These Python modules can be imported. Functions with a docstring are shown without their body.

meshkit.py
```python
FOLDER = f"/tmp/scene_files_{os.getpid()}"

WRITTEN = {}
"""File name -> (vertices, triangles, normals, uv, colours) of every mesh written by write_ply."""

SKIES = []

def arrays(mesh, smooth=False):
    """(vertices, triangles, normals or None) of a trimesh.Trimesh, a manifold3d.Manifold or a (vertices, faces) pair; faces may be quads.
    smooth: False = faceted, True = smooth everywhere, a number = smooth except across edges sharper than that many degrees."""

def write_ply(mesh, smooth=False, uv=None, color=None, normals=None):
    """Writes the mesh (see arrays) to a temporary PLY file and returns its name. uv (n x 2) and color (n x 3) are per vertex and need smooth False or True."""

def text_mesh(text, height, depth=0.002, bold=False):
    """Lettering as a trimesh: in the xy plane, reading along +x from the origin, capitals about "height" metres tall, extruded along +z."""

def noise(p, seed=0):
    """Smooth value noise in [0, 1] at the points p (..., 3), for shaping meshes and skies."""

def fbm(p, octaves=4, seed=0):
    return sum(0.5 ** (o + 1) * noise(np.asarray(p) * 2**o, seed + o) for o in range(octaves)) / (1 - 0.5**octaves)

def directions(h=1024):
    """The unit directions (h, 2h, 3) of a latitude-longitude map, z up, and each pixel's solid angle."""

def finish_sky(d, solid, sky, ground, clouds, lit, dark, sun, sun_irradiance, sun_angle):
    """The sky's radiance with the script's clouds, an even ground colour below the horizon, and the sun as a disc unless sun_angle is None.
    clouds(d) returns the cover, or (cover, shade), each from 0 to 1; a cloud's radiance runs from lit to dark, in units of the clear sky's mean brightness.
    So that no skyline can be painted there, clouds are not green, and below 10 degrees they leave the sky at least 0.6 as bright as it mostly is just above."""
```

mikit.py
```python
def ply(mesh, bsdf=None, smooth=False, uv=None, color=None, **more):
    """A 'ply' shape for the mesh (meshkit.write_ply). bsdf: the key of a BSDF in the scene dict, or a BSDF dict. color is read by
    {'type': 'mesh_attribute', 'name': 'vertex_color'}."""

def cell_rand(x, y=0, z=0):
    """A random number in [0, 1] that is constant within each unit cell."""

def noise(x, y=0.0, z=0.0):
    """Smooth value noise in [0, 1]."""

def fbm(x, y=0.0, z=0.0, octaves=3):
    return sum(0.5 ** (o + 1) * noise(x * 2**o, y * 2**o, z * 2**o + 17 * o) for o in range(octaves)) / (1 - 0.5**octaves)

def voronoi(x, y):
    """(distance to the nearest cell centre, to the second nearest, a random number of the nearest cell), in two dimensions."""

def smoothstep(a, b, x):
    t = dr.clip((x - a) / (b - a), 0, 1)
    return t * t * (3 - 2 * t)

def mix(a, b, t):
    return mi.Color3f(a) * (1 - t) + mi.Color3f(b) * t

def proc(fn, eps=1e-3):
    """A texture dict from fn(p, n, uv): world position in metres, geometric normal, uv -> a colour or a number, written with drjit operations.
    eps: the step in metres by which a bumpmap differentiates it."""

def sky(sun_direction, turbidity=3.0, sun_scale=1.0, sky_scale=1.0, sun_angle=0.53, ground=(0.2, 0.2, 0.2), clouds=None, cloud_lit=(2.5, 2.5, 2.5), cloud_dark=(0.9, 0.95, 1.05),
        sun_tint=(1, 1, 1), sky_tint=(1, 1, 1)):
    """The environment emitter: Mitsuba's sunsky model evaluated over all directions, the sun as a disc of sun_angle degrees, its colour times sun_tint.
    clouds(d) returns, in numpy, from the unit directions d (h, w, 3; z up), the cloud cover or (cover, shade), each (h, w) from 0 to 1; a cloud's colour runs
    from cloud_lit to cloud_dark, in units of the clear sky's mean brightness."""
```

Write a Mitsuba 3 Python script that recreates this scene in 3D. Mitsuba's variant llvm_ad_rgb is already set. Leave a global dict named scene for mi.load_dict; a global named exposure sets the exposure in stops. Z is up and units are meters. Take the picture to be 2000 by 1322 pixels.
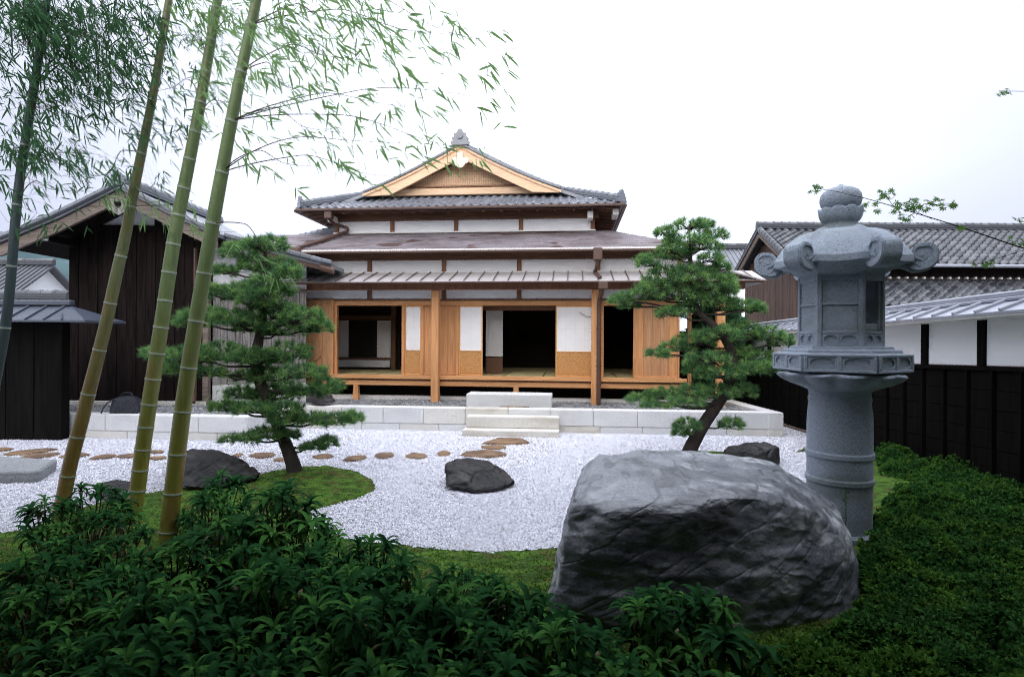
import math, random
import numpy as np, trimesh, manifold3d
import drjit as dr
import mitsuba as mi, mikit, meshkit
from scipy.spatial import ConvexHull
from shapely.geometry import Polygon, Point
import shapely, shapely.affinity

# ------------------------------------------------------------------ camera, sky, exposure
CAM_H = 2.15            # eye height over the raked gravel (the photographer stands on the opposite veranda)
FOC = 1111.0            # focal length, in units of a 2000-wide frame
ROLL = math.radians(0.35)
T = mi.ScalarTransform4f
scene, labels = {}, {}
scene['camera'] = {'type': 'perspective', 'fov': math.degrees(2 * math.atan(1000 / FOC)), 'fov_axis': 'x',
                   'near_clip': 0.05, 'far_clip': 4000.0,
                   'to_world': T().look_at(origin=[0, 0, CAM_H], target=[0, 10, CAM_H], up=[-math.sin(ROLL), 0, math.cos(ROLL)])}
SUN = np.array([-0.20, -0.88, 0.42])


CLOUD_HI, CLOUD_LO = np.array([9.4, 9.8, 10.9]), np.array([1.42, 1.56, 2.12])


def norm0(v): return np.asarray(v, float) / np.linalg.norm(v)


def overcast(d):
    """an even overcast: dimmer towards the horizon, brighter round the hidden sun, faintly mottled"""
    s = SUN / np.linalg.norm(SUN)
    ang = np.degrees(np.arccos(np.clip(d @ s, -1, 1)))
    n = meshkit.fbm(d * np.array([2.2, 2.2, 4.0]), 4, seed=11) - 0.5
    thin = np.degrees(np.arccos(np.clip(d @ norm0([0.06, 0.90, 0.42]), -1, 1)))     # the cloud is thinnest over the house
    lum = 2.0 + 7.4 * np.clip(d[..., 2], 0, 1) ** 2.4 + 3.2 * np.exp(-np.square(thin / 30)) + 6.5 * np.exp(-np.square(ang / 46))
    lum = lum * (1 + 0.35 * n)
    return np.ones(d.shape[:2]), np.clip(1 - (lum - 1.5) / 8.5, 0, 1)


scene['sky'] = mikit.sky(SUN.tolist(), turbidity=3, sun_scale=0.20, sun_angle=40, sun_tint=(0.86, 0.98, 1.22), clouds=overcast,
                         cloud_lit=CLOUD_HI.tolist(), cloud_dark=CLOUD_LO.tolist())
exposure = 2.08

# ------------------------------------------------------------------ helpers
rng = np.random.default_rng(5)


def at(px, py, Y):
    """bearing read off the photograph + a distance in metres -> a point in the garden"""
    dx, dy = px - 1000, py - 661
    c, s = math.cos(ROLL), math.sin(ROLL)
    return np.array([(dx * c + dy * s) / FOC * Y, Y, CAM_H - (-dx * s + dy * c) / FOC * Y])


def ground_at(px, py, z=0.0):
    dx, dy = px - 1000, py - 661
    c, s = math.cos(ROLL), math.sin(ROLL)
    Y = (CAM_H - z) * FOC / (-dx * s + dy * c)
    return np.array([(dx * c + dy * s) / FOC * Y, Y, z])


def numbered(key):
    if key not in used:
        used[key] = 0
        return key
    used[key] += 1
    k = f'{key}_{used[key]:03d}'
    used.setdefault(k, 0)
    return k


used = {}


def thing(name, label, cat, group=None, kind=None):
    key = numbered(name)
    labels[key] = {'label': label, 'category': cat}
    if group: labels[key]['group'] = group
    if kind: labels[key]['kind'] = kind
    return key


def part(parent, name, mesh, bsdf, smooth=False, label=None, kind=None, **kw):
    key = numbered(f'{parent}__{name}')
    scene[key] = mikit.ply(mesh, bsdf, smooth, **kw)
    if label or kind:
        labels[key] = {}
        if label: labels[key]['label'] = label
        if kind: labels[key]['kind'] = kind
    return key


def placed(parent, name, proto, M, bsdf=None):
    key = numbered(f'{parent}__{name}')
    d = dict(proto)
    if bsdf: d['bsdf'] = {'type': 'ref', 'id': bsdf}
    d['to_world'] = T(np.asarray(M, float))
    scene[key] = d
    return key


def solo(key_name, mesh, bsdf, label, cat, smooth=False, group=None, kind=None, **kw):
    key = thing(key_name, label, cat, group, kind)
    scene[key] = mikit.ply(mesh, bsdf, smooth, **kw)
    return key


def setting(name, mesh, bsdf, smooth=False, label=None, **kw):
    key = numbered(name)
    scene[key] = mikit.ply(mesh, bsdf, smooth, **kw)
    labels[key] = {'kind': 'structure'}
    if label: labels[key]['label'] = label
    return key


def norm(v):
    v = np.asarray(v, float)
    return v / np.linalg.norm(v, axis=-1, keepdims=True)


def frame(o, x, y, z):
    M = np.eye(4)
    M[:3, 0], M[:3, 1], M[:3, 2], M[:3, 3] = x, y, z, o
    return M


def xf(mesh, M):
    v, f = mesh
    return (np.asarray(v) @ M[:3, :3].T + M[:3, 3], np.asarray(f))


def join(ms):
    vs, fs, n = [], [], 0
    for v, f in ms:
        f = np.asarray(f)
        if f.shape[1] == 4: f = np.vstack([f[:, [0, 1, 2]], f[:, [0, 2, 3]]])
        vs.append(v); fs.append(f + n); n += len(v)
    return np.vstack(vs), np.vstack(fs)


def _bevel_topology():
    P = []
    for sx in (-1, 1):
        for sy in (-1, 1):
            for sz in (-1, 1):
                for ax in range(3):
                    q = np.array([sx, sy, sz], float) * 0.9
                    q[ax] = [sx, sy, sz][ax]
                    P.append(q)
    P = np.array(P)
    h = ConvexHull(P + np.sign(P) * 0)
    F = []
    for s, e in zip(h.simplices, h.equations):
        a, b, c = P[s]
        F.append(s if np.dot(np.cross(b - a, c - a), e[:3]) > 0 else s[::-1])
    S = np.array([[sx, sy, sz] for sx in (-1, 1) for sy in (-1, 1) for sz in (-1, 1) for _ in range(3)], float)
    A = np.array([[1.0 if k == ax else 0.0 for k in range(3)] for _ in range(8) for ax in range(3)])
    return S, A, np.array(F)


_S, _A, _F = _bevel_topology()


def box(x0, x1, y0, y1, z0, z1, b=0.006):
    lo, hi = np.minimum([x0, y0, z0], [x1, y1, z1]), np.maximum([x0, y0, z0], [x1, y1, z1])
    c, h = (lo + hi) / 2, (hi - lo) / 2
    b = min(b, 0.4 * h.min())
    return c + _S * (h - b * (1 - _A)), _F


def beam(p, q, w, h, up=(0, 0, 1), b=0.006):
    """bevelled bar from p to q, w wide and h high"""
    p, q = np.asarray(p, float), np.asarray(q, float)
    x = norm(q - p); y = norm(np.cross(up, x)); z = np.cross(x, y)
    L = np.linalg.norm(q - p)
    return xf(box(0, L, -w / 2, w / 2, -h / 2, h / 2, b), frame(p, x, y, z))


def tube(pts, rad, n=8, caps=True):
    pts = np.asarray(pts, float); m = len(pts)
    rad = np.broadcast_to(np.asarray(rad, float), (m,))
    t = norm(np.gradient(pts, axis=0))
    ref = np.array([0.13, 0.27, 0.95]) if abs(t[0, 2]) < 0.9 else np.array([0.95, 0.2, 0.1])
    a = norm(np.cross(t, ref)); b = np.cross(t, a)
    th = np.arange(n) * 2 * np.pi / n
    v = pts[:, None] + rad[:, None, None] * (np.cos(th)[None, :, None] * a[:, None] + np.sin(th)[None, :, None] * b[:, None])
    v = v.reshape(-1, 3); f = []
    i = np.arange(n); j = (i + 1) % n
    for k in range(m - 1):
        f.append(np.stack([k * n + i, k * n + j, (k + 1) * n + j, (k + 1) * n + i], 1))
    f = np.vstack(f)
    f = np.vstack([f[:, [0, 1, 2]], f[:, [0, 2, 3]]])
    if caps:
        v = np.vstack([v, pts[:1], pts[-1:]])
        f = np.vstack([f, np.stack([j, i, i * 0 + m * n], 1), np.stack([(m - 1) * n + i, (m - 1) * n + j, i * 0 + m * n + 1], 1)])
    return v, f


def smooth_path(P, n):
    P = np.asarray(P, float)
    from scipy.interpolate import PchipInterpolator
    s = np.r_[0, np.cumsum(np.linalg.norm(np.diff(P[:, :3], axis=0), axis=1))]
    return PchipInterpolator(s, P)(np.linspace(0, s[-1], n))


def lathe(prof, n=48, c=(0, 0, 0), mod=None):
    prof = np.asarray(prof, float); m = len(prof)
    th = np.arange(n) * 2 * np.pi / n
    R = prof[:, 0][:, None] * np.ones(n)
    Z = prof[:, 1][:, None] * np.ones(n)
    if mod is not None: R, Z = mod(R, Z, th)
    v = np.stack([R * np.cos(th), R * np.sin(th), Z], -1).reshape(-1, 3) + np.asarray(c)
    i = np.arange(n); j = (i + 1) % n
    f = np.vstack([np.stack([k * n + i, k * n + j, (k + 1) * n + j, (k + 1) * n + i], 1) for k in range(m - 1)])
    return v, np.vstack([f[:, [0, 1, 2]], f[:, [0, 2, 3]]])


def slab(P, off):
    """closed slab under the grid P (n, m, 3), its lower face moved by off"""
    P = np.asarray(P, float); n, m = P.shape[:2]
    Q = P + np.asarray(off, float)
    v = np.vstack([P.reshape(-1, 3), Q.reshape(-1, 3)]); k = n * m
    f = []
    g = np.arange(k).reshape(n, m)
    a, b, c, d = g[:-1, :-1].ravel(), g[1:, :-1].ravel(), g[1:, 1:].ravel(), g[:-1, 1:].ravel()
    f.append(np.stack([a, b, c, d], 1)); f.append(np.stack([d, c, b, a], 1) + k)
    rim = np.r_[g[0, :], g[1:, -1], g[-1, -2::-1], g[-2:0:-1, 0]]
    nx = np.roll(rim, -1)
    f.append(np.stack([rim, nx, nx + k, rim + k], 1))
    f = np.vstack(f); f = np.vstack([f[:, [0, 1, 2]], f[:, [0, 2, 3]]])
    t = trimesh.Trimesh(v, f, process=False)
    if t.volume < 0: f = f[:, ::-1]
    return v, f


def extrude(poly, d0, d1, o, x, y, z):
    """2-D polygon in the plane (x, y) through o, thickened from d0 to d1 along z"""
    p = Polygon(poly) if not isinstance(poly, Polygon) else poly
    t = trimesh.creation.extrude_polygon(p, d1 - d0, engine='earcut')
    v = np.array(t.vertices); v[:, 2] += d0
    M = frame(o, x, y, z)
    f = np.array(t.faces)
    if np.linalg.det(M[:3, :3]) < 0: f = f[:, ::-1]
    return v @ M[:3, :3].T + M[:3, 3], f


def tm(mesh):
    return trimesh.Trimesh(mesh[0], mesh[1], process=False)


# ------------------------------------------------------------------ materials
N, FB, VO, SS, MIX, CR = mikit.noise, mikit.fbm, mikit.voronoi, mikit.smoothstep, mikit.mix, mikit.cell_rand


def mat(key, color, rough=0.6, two=True, bump=None, eps=1e-3, **kw):
    c = mikit.proc(color) if callable(color) else {'type': 'rgb', 'value': list(color)}
    b = {'type': 'principled', 'base_color': c, 'roughness': rough, 'specular': kw.pop('specular', 0.4), **kw}
    if bump: b = {'type': 'bumpmap', 'arbitrary': {**mikit.proc(bump, eps)}, 'bsdf': b, 'scale': 1.0}
    scene[key] = {'type': 'twosided', 'bsdf': b} if two else b


def wood(key, a, b, vert=True, rough=0.55, **kw):
    def fn(p, n, uv):
        if vert: g = N(p.x * 55, p.y * 55, p.z * 2.2) * 0.6 + N(p.x * 14, p.y * 14, p.z * 0.8) * 0.4
        else: g = N(p.x * 2.2, p.y * 40, p.z * 60) * 0.6 + N(p.x * 0.8, p.y * 14, p.z * 18) * 0.4
        return MIX(a, b, SS(0.25, 0.75, g)) * (0.86 + 0.28 * N(p.x * 1.3, p.y * 1.3, p.z * 0.9))
    mat(key, fn, rough, **kw)


wood('cedar_upright', (0.61, 0.305, 0.130), (0.485, 0.22, 0.086))
wood('cedar_upright_aged', (0.50, 0.265, 0.13), (0.38, 0.185, 0.085))
wood('cedar_flat', (0.63, 0.32, 0.14), (0.50, 0.235, 0.092), vert=False)
wood('brown_flat', (0.17, 0.085, 0.052), (0.10, 0.047, 0.030), vert=False, rough=0.65)
wood('brown_upright', (0.24, 0.115, 0.062), (0.15, 0.07, 0.04), rough=0.65)
wood('pale_flat', (0.80, 0.56, 0.36), (0.71, 0.465, 0.285), vert=False)
wood('black_board', (0.008, 0.007, 0.006), (0.004, 0.004, 0.004), rough=0.9, specular=0.06)
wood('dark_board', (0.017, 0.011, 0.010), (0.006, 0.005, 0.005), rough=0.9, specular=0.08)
wood('grey_board', (0.27, 0.25, 0.24), (0.14, 0.125, 0.12), rough=0.8)
wood('barn_board', (0.115, 0.075, 0.058), (0.072, 0.046, 0.037), rough=0.75)
wood('weathered_flat', (0.20, 0.16, 0.135), (0.11, 0.085, 0.07), vert=False, rough=0.75)
mat('bamboo_slat', (0.66, 0.34, 0.12), 0.45)
mat('pipe_brown', (0.085, 0.045, 0.032), 0.4)
mat('pendant_wood', (0.78, 0.68, 0.56), 0.7)
mat('white_cap', (0.72, 0.70, 0.68), 0.7)
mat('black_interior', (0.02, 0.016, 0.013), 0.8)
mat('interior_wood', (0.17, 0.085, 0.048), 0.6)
mat('tatami', lambda p, n, uv: mi.Color3f(0.42, 0.36, 0.19) * (0.85 + 0.3 * N(p.x * 4, p.y * 120, 0)), 0.8)
mat('plaster', lambda p, n, uv: mi.Color3f(0.85, 0.85, 0.88) * (0.95 + 0.07 * FB(p.x * 2, p.y * 2, p.z * 2)), 0.9, specular=0.1)
mat('paper', lambda p, n, uv: mi.Color3f(0.85, 0.85, 0.86) * (0.96 + 0.05 * N(p.x * 6, p.y * 6, p.z * 6)), 0.9, specular=0.1)


def grain(base, dark, light, s=260.0, stain=None):
    def fn(p, n, uv):
        k = N(p.x * s, p.y * s, p.z * s)
        c = MIX(base, dark, SS(0.62, 0.8, k))
        c = MIX(c, light, SS(0.66, 0.85, N(p.x * s * 0.9 + 31, p.y * s * 0.9, p.z * s * 0.9)))
        m = FB(p.x * 2.1, p.y * 2.1, p.z * 2.1)
        c = c * (0.84 + 0.32 * m)
        if stain is not None: c = MIX(c, stain, 0.55 * SS(0.55, 0.75, FB(p.x * 1.1 + 5, p.y * 1.1, p.z * 3.0)))
        return c
    return fn


mat('granite', grain((0.60, 0.60, 0.59), (0.32, 0.32, 0.33), (0.72, 0.71, 0.69), 150.0), 0.7)
mat('granite_warm', grain((0.60, 0.58, 0.53), (0.33, 0.32, 0.30), (0.70, 0.68, 0.64), 150.0, (0.36, 0.30, 0.22)), 0.7)
mat('granite_lantern', grain((0.255, 0.295, 0.35), (0.085, 0.10, 0.125), (0.40, 0.44, 0.50), 130.0, (0.105, 0.12, 0.095)), 0.75,
    bump=lambda p, n, uv: 0.0004 * N(p.x * 150, p.y * 150, p.z * 150) + 0.0003 * N(p.x * 35, p.y * 35, p.z * 35), eps=3e-3)
mat('slab_granite', grain((0.20, 0.21, 0.215), (0.10, 0.105, 0.11), (0.30, 0.30, 0.30), 120.0, (0.07, 0.075, 0.075)), 0.75)
mat('mortar', (0.22, 0.20, 0.17), 0.9)
for i, c in enumerate([(0.15, 0.16, 0.185), (0.18, 0.19, 0.215), (0.125, 0.135, 0.155)]):
    mat(f'roof_tile_{i}', c, 0.33, specular=0.6)
for i, c in enumerate([(0.05, 0.054, 0.063), (0.085, 0.09, 0.10), (0.032, 0.035, 0.042)]):
    mat(f'old_tile_{i}', c, 0.3, specular=0.6)
mat('sheet_metal', lambda p, n, uv: mi.Color3f(0.36, 0.335, 0.335) * (0.86 + 0.28 * FB(p.x * 1.5, p.y * 4, p.z * 4)), 0.42, specular=0.6)
mat('coping_metal_shaded', (0.055, 0.066, 0.088), 0.4, specular=0.5)  # coping metal with the shade of the left side put into its colour
mat('coping_metal', lambda p, n, uv: mi.Color3f(0.26, 0.275, 0.32) * (0.88 + 0.25 * FB(p.x * 2, p.y * 2, p.z * 4)), 0.32, specular=0.7)


def shingle_color(p, n, uv):
    k = FB(p.x * 1.6, p.y * 3.0, p.z * 6.0)
    row = N(p.x * 9, p.y * 26, 0)
    c = MIX((0.185, 0.160, 0.172), (0.120, 0.098, 0.103), SS(0.35, 0.7, k))
    c = MIX(c, (0.055, 0.024, 0.017), 0.85 * SS(0.66, 0.74, FB(p.x * 0.9 + 3, p.y * 2.2, 2.0)))
    return c * (0.85 + 0.3 * row)


mat('shingle', shingle_color, 0.6)


def rock_color(a, b, vein, s=1.0):
    def fn(p, n, uv):
        k = FB(p.x * 3 * s, p.y * 3 * s, p.z * 5 * s)
        c = MIX(a, b, SS(0.3, 0.7, k))
        w = FB(p.x * 5 * s + p.z * 6, p.y * 5 * s, p.z * 9 * s + 4)
        c = MIX(c, vein, 0.7 * SS(0.58, 0.78, w))
        return c * (0.8 + 0.4 * N(p.x * 45, p.y * 45, p.z * 45))
    return fn


def boulder_ridges(p):
    a, b, c = p.x * 0.92 + p.z * 0.5, p.y, p.z * 0.88 - p.x * 0.45
    w = FB(a * 1.3 + 0.35 * N(a * 3, b * 3, c * 3), b * 2.2, c * 7.5)
    return dr.abs(w - 0.5)


def boulder_color(p, n, uv):
    k = FB(p.x * 2.2, p.y * 2.2, p.z * 3.4)
    c = MIX((0.08, 0.087, 0.10), (0.21, 0.22, 0.245), SS(0.32, 0.66, k))
    c = MIX(c, (0.38, 0.39, 0.41), 0.8 * SS(0.52, 0.72, FB(p.x * 4.5 + 3, p.y * 4.5, p.z * 4.5)))
    c = c * (0.62 + 0.38 * SS(0.0, 0.05, boulder_ridges(p)))
    return c * (0.72 + 0.56 * N(p.x * 70, p.y * 70, p.z * 70))


mat('big_rock_face', boulder_color, 0.45, specular=0.6,
    bump=lambda p, n, uv: -0.006 * dr.exp(-boulder_ridges(p) * 40) + 0.010 * FB(p.x * 10, p.y * 10, p.z * 15) + 0.003 * N(p.x * 80, p.y * 80, p.z * 80), eps=4e-3)
mat('dark_rock_face', rock_color((0.026, 0.024, 0.024), (0.010, 0.010, 0.012), (0.06, 0.056, 0.055)), 0.5, specular=0.25,
    bump=lambda p, n, uv: 0.016 * FB(p.x * 11, p.y * 11, p.z * 16), eps=5e-3)
mat('step_stone_face', rock_color((0.20, 0.125, 0.068), (0.105, 0.064, 0.042), (0.27, 0.20, 0.125), 1.6), 0.75,
    bump=lambda p, n, uv: 0.012 * FB(p.x * 16, p.y * 16, p.z * 16), eps=5e-3)
mat('pebble', {'type': 'mesh_attribute', 'name': 'vertex_color'} if False else (0.5, 0.5, 0.5), 0.8)
scene['pebble'] = {'type': 'twosided', 'bsdf': {'type': 'principled', 'base_color': {'type': 'mesh_attribute', 'name': 'vertex_color'}, 'roughness': 0.75, 'specular': 0.3}}


def gravel_bed(p, n, uv):
    a, b, r = VO(p.x * 34, p.y * 34)
    return MIX((0.72, 0.72, 0.77), (0.32, 0.32, 0.36), SS(0.35, 0.62, a)) * (0.75 + 0.4 * r)


mat('gravel_bed_paint', gravel_bed, 0.9)
mat('soil', lambda p, n, uv: MIX((0.05, 0.045, 0.03), (0.09, 0.075, 0.05), FB(p.x * 3, p.y * 3, 0)), 0.95)
mat('lane', (0.16, 0.16, 0.15), 0.9)


def moss_color(p, n, uv):
    k = FB(p.x * 5.5, p.y * 5.5, 0.0)
    c = MIX((0.060, 0.115, 0.018), (0.032, 0.062, 0.013), SS(0.35, 0.65, FB(p.x * 9, p.y * 9, 3)))
    c = MIX(c, (0.07, 0.045, 0.02), 0.5 * SS(0.56, 0.68, k))
    return c * (0.6 + 0.8 * N(p.x * 70, p.y * 70, 0))


mat('moss', moss_color, 0.95, specular=0.1)


def leafy(key, color, trans, rough=0.45):
    scene[key] = {'type': 'principledthin', 'base_color': {'type': 'rgb', 'value': list(color)}, 'roughness': rough, 'diff_trans': trans, 'spec_trans': 0.0}


leafy('bamboo_leaf', (0.20, 0.34, 0.13), 1.0)
leafy('bamboo_leaf_dark', (0.06, 0.14, 0.065), 0.8)
leafy('pine_needle', (0.105, 0.225, 0.092), 0.6)
leafy('pine_needle_young', (0.25, 0.42, 0.14), 0.7)
leafy('shrub_leaf', (0.020, 0.070, 0.023), 0.35, 0.4)
mat('shrub_leaf_worn', (0.075, 0.075, 0.018), 0.5, specular=0.3)
leafy('shrub_leaf_young', (0.060, 0.170, 0.040), 0.5, 0.33)
leafy('azalea_leaf', (0.042, 0.118, 0.030), 0.45, 0.35)
leafy('maple_leaf', (0.12, 0.24, 0.06), 1.0)
mat('bark', lambda p, n, uv: MIX((0.055, 0.042, 0.034), (0.022, 0.018, 0.016), FB(p.x * 22, p.y * 22, p.z * 9)), 0.9)
mat('twig', (0.06, 0.055, 0.03), 0.8)


def culm_color(lo, hi):
    def fn(p, n, uv):
        t = SS(0.6, 3.2, p.z)
        c = MIX(lo, hi, t) * (0.82 + 0.3 * N(p.x * 40, p.y * 40, p.z * 1.3))
        return MIX(c, (0.20, 0.11, 0.04), 0.55 * SS(0.62, 0.78, N(p.x * 9, p.y * 9, p.z * 2.3)) * (1 - 0.7 * t))
    return fn


mat('culm', culm_color((0.18, 0.17, 0.026), (0.125, 0.175, 0.07)), 0.4, specular=0.5)
mat('culm_old', culm_color((0.18, 0.115, 0.03), (0.13, 0.145, 0.065)), 0.4, specular=0.5)
mat('culm_shaded', (0.045, 0.065, 0.07), 0.5)  # the shade on this culm is put into its bluish dark colour
mat('node_ring', (0.27, 0.31, 0.26), 0.7)
mat('hazed_forest_hill', lambda p, n, uv: MIX((0.05, 0.085, 0.085), (0.03, 0.06, 0.07), FB(p.x * 0.02, p.y * 0.02, p.z * 0.05)), 1.0)  # a slight bluish haze of distance is put into the forest colour
mat('bag_cloth', (0.012, 0.014, 0.022), 0.6)

# ------------------------------------------------------------------ ground
g = 3000.0
setting('ground', (np.array([[-g, -g, -0.10], [g, -g, -0.10], [g, g, -0.10], [-g, g, -0.10]]), np.array([[0, 1, 2], [0, 2, 3]])), 'lane')

# the moss mound at the front and round the left pine: one outline on the ground
moss_px = [(-80, 1060), (60, 1035), (140, 1000), (230, 975), (330, 960), (420, 945), (480, 936), (520, 925), (575, 914), (640, 912), (695, 922), (730, 940), (733, 958), (700, 975), (640, 990),
           (600, 1003), (600, 1030), (650, 1050), (720, 1062), (790, 1068), (860, 1076), (950, 1082), (1040, 1077), (1110, 1071), (1200, 1050), (1400, 1020), (1540, 975), (1590, 930), (1600, 880),
           (1555, 884), (1590, 864), (1640, 855)]
moss_xy = [ground_at(*q)[:2] for q in moss_px] + [np.array(q) for q in [(6.55, 12.3), (6.55, -1.2), (-9.5, -1.2), (-9.5, 5.6)]]
MOSS = Polygon(moss_xy).buffer(0)
MOSS = MOSS.buffer(0.12).buffer(-0.12)
islet_px = [(1262, 893), (1300, 888), (1360, 886), (1420, 889), (1470, 897), (1440, 912), (1360, 918), (1290, 908)]
ISLET = Polygon([ground_at(*q)[:2] for q in islet_px]).buffer(0.25).buffer(-0.05)


def moss_height(x, y, poly=MOSS):
    d = shapely.distance(shapely.points(np.c_[x, y]), poly.exterior)
    ins = shapely.contains_xy(poly, x, y)
    d = np.where(ins, d, 0)
    p = np.c_[x, y, x * 0]
    return d, 0.02 + 0.13 * (1 - np.exp(-d / 0.55)) + 0.05 * (meshkit.fbm(p * 1.3, 3, 4) - 0.5) * np.clip(d / 0.4, 0, 1)


def moss_patch(poly, step, fade=None):
    x0, y0, x1, y1 = poly.bounds
    X, Y = np.meshgrid(np.arange(x0, x1 + step, step), np.arange(y0, y1 + step, step))
    d, h = moss_height(X.ravel(), Y.ravel(), poly)
    h = h + 0.022 * (meshkit.noise(np.c_[X.ravel(), Y.ravel(), X.ravel() * 0] * 14, 8) - 0.4)
    h = np.where(d > 0, h, -0.05)
    v = np.c_[X.ravel(), Y.ravel(), h]
    gidx = np.arange(X.size).reshape(X.shape)
    a, b, c, e = gidx[:-1, :-1].ravel(), gidx[:-1, 1:].ravel(), gidx[1:, 1:].ravel(), gidx[1:, :-1].ravel()
    q = np.stack([a, b, c, e], 1)
    q = q[(d[q] > 0).any(1)]
    return v, q


setting('moss_ground', moss_patch(MOSS, 0.06), 'moss', True, 'moss mound running from the foreground to the left pine')
setting('moss_islet', moss_patch(ISLET, 0.05), 'moss', True, 'small moss mound at the foot of the right pine')

GRAVEL = Polygon([(-13, 4.6), (9, 4.6), (9, 18), (-13, 18)]).difference(MOSS.buffer(-0.08)).difference(ISLET.buffer(-0.08))
setting('gravel_bed', (np.array([[-16, -3, 0], [9, -3, 0], [9, 22, 0], [-16, 22, 0.0]]), np.array([[0, 1, 2], [0, 2, 3]])), 'gravel_bed_paint', label='bed under the raked pale gravel')


def pebbles(xy, z, size, tones, seed):
    r = np.random.default_rng(seed)
    n = len(xy)
    base = np.array([[1, 0, 0], [-1, 0, 0], [0, 1, 0], [0, -1, 0], [0, 0, 1], [0, 0, -1]], float)
    F = np.array([[0, 2, 4], [2, 1, 4], [1, 3, 4], [3, 0, 4], [2, 0, 5], [1, 2, 5], [3, 1, 5], [0, 3, 5]])
    q = norm(r.normal(size=(n, 3))); w = norm(np.cross(q, r.normal(size=(n, 3)))); e = np.cross(q, w)
    s = size * r.uniform(0.55, 1.25, (n, 1)) * np.array([1.0, 0.8, 0.62])
    R = np.stack([q, w, e], -1) * s[:, None, :]
    v = np.einsum('nij,kj->nki', R, base * r.uniform(0.8, 1.1, (6, 1))) + np.c_[xy, z + size * 0.25 * r.uniform(-0.6, 1, n)][:, None, :]
    f = F[None] + 6 * np.arange(n)[:, None, None]
    tone = np.asarray(tones)[r.integers(0, len(tones), n)] * r.uniform(0.8, 1.12, (n, 1))
    return (v.reshape(-1, 3), f.reshape(-1, 3)), np.repeat(tone, 6, axis=0)


def scatter(poly, n, seed, power=2.0):
    """points over the polygon, denser towards the garden's viewing side"""
    r = np.random.default_rng(seed)
    x0, y0, x1, y1 = poly.bounds
    out = []
    tot = 0
    while tot < n:
        t = r.uniform(0, 1, 200000)
        y = 1 / (1 / y0 + t * (1 / y1 - 1 / y0))
        x = r.uniform(-1, 1, len(y)) * 0.98 * y
        k = shapely.contains_xy(poly, x, y)
        out.append(np.c_[x, y][k]); tot += k.sum()
    return np.vstack(out)[:n]


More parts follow.
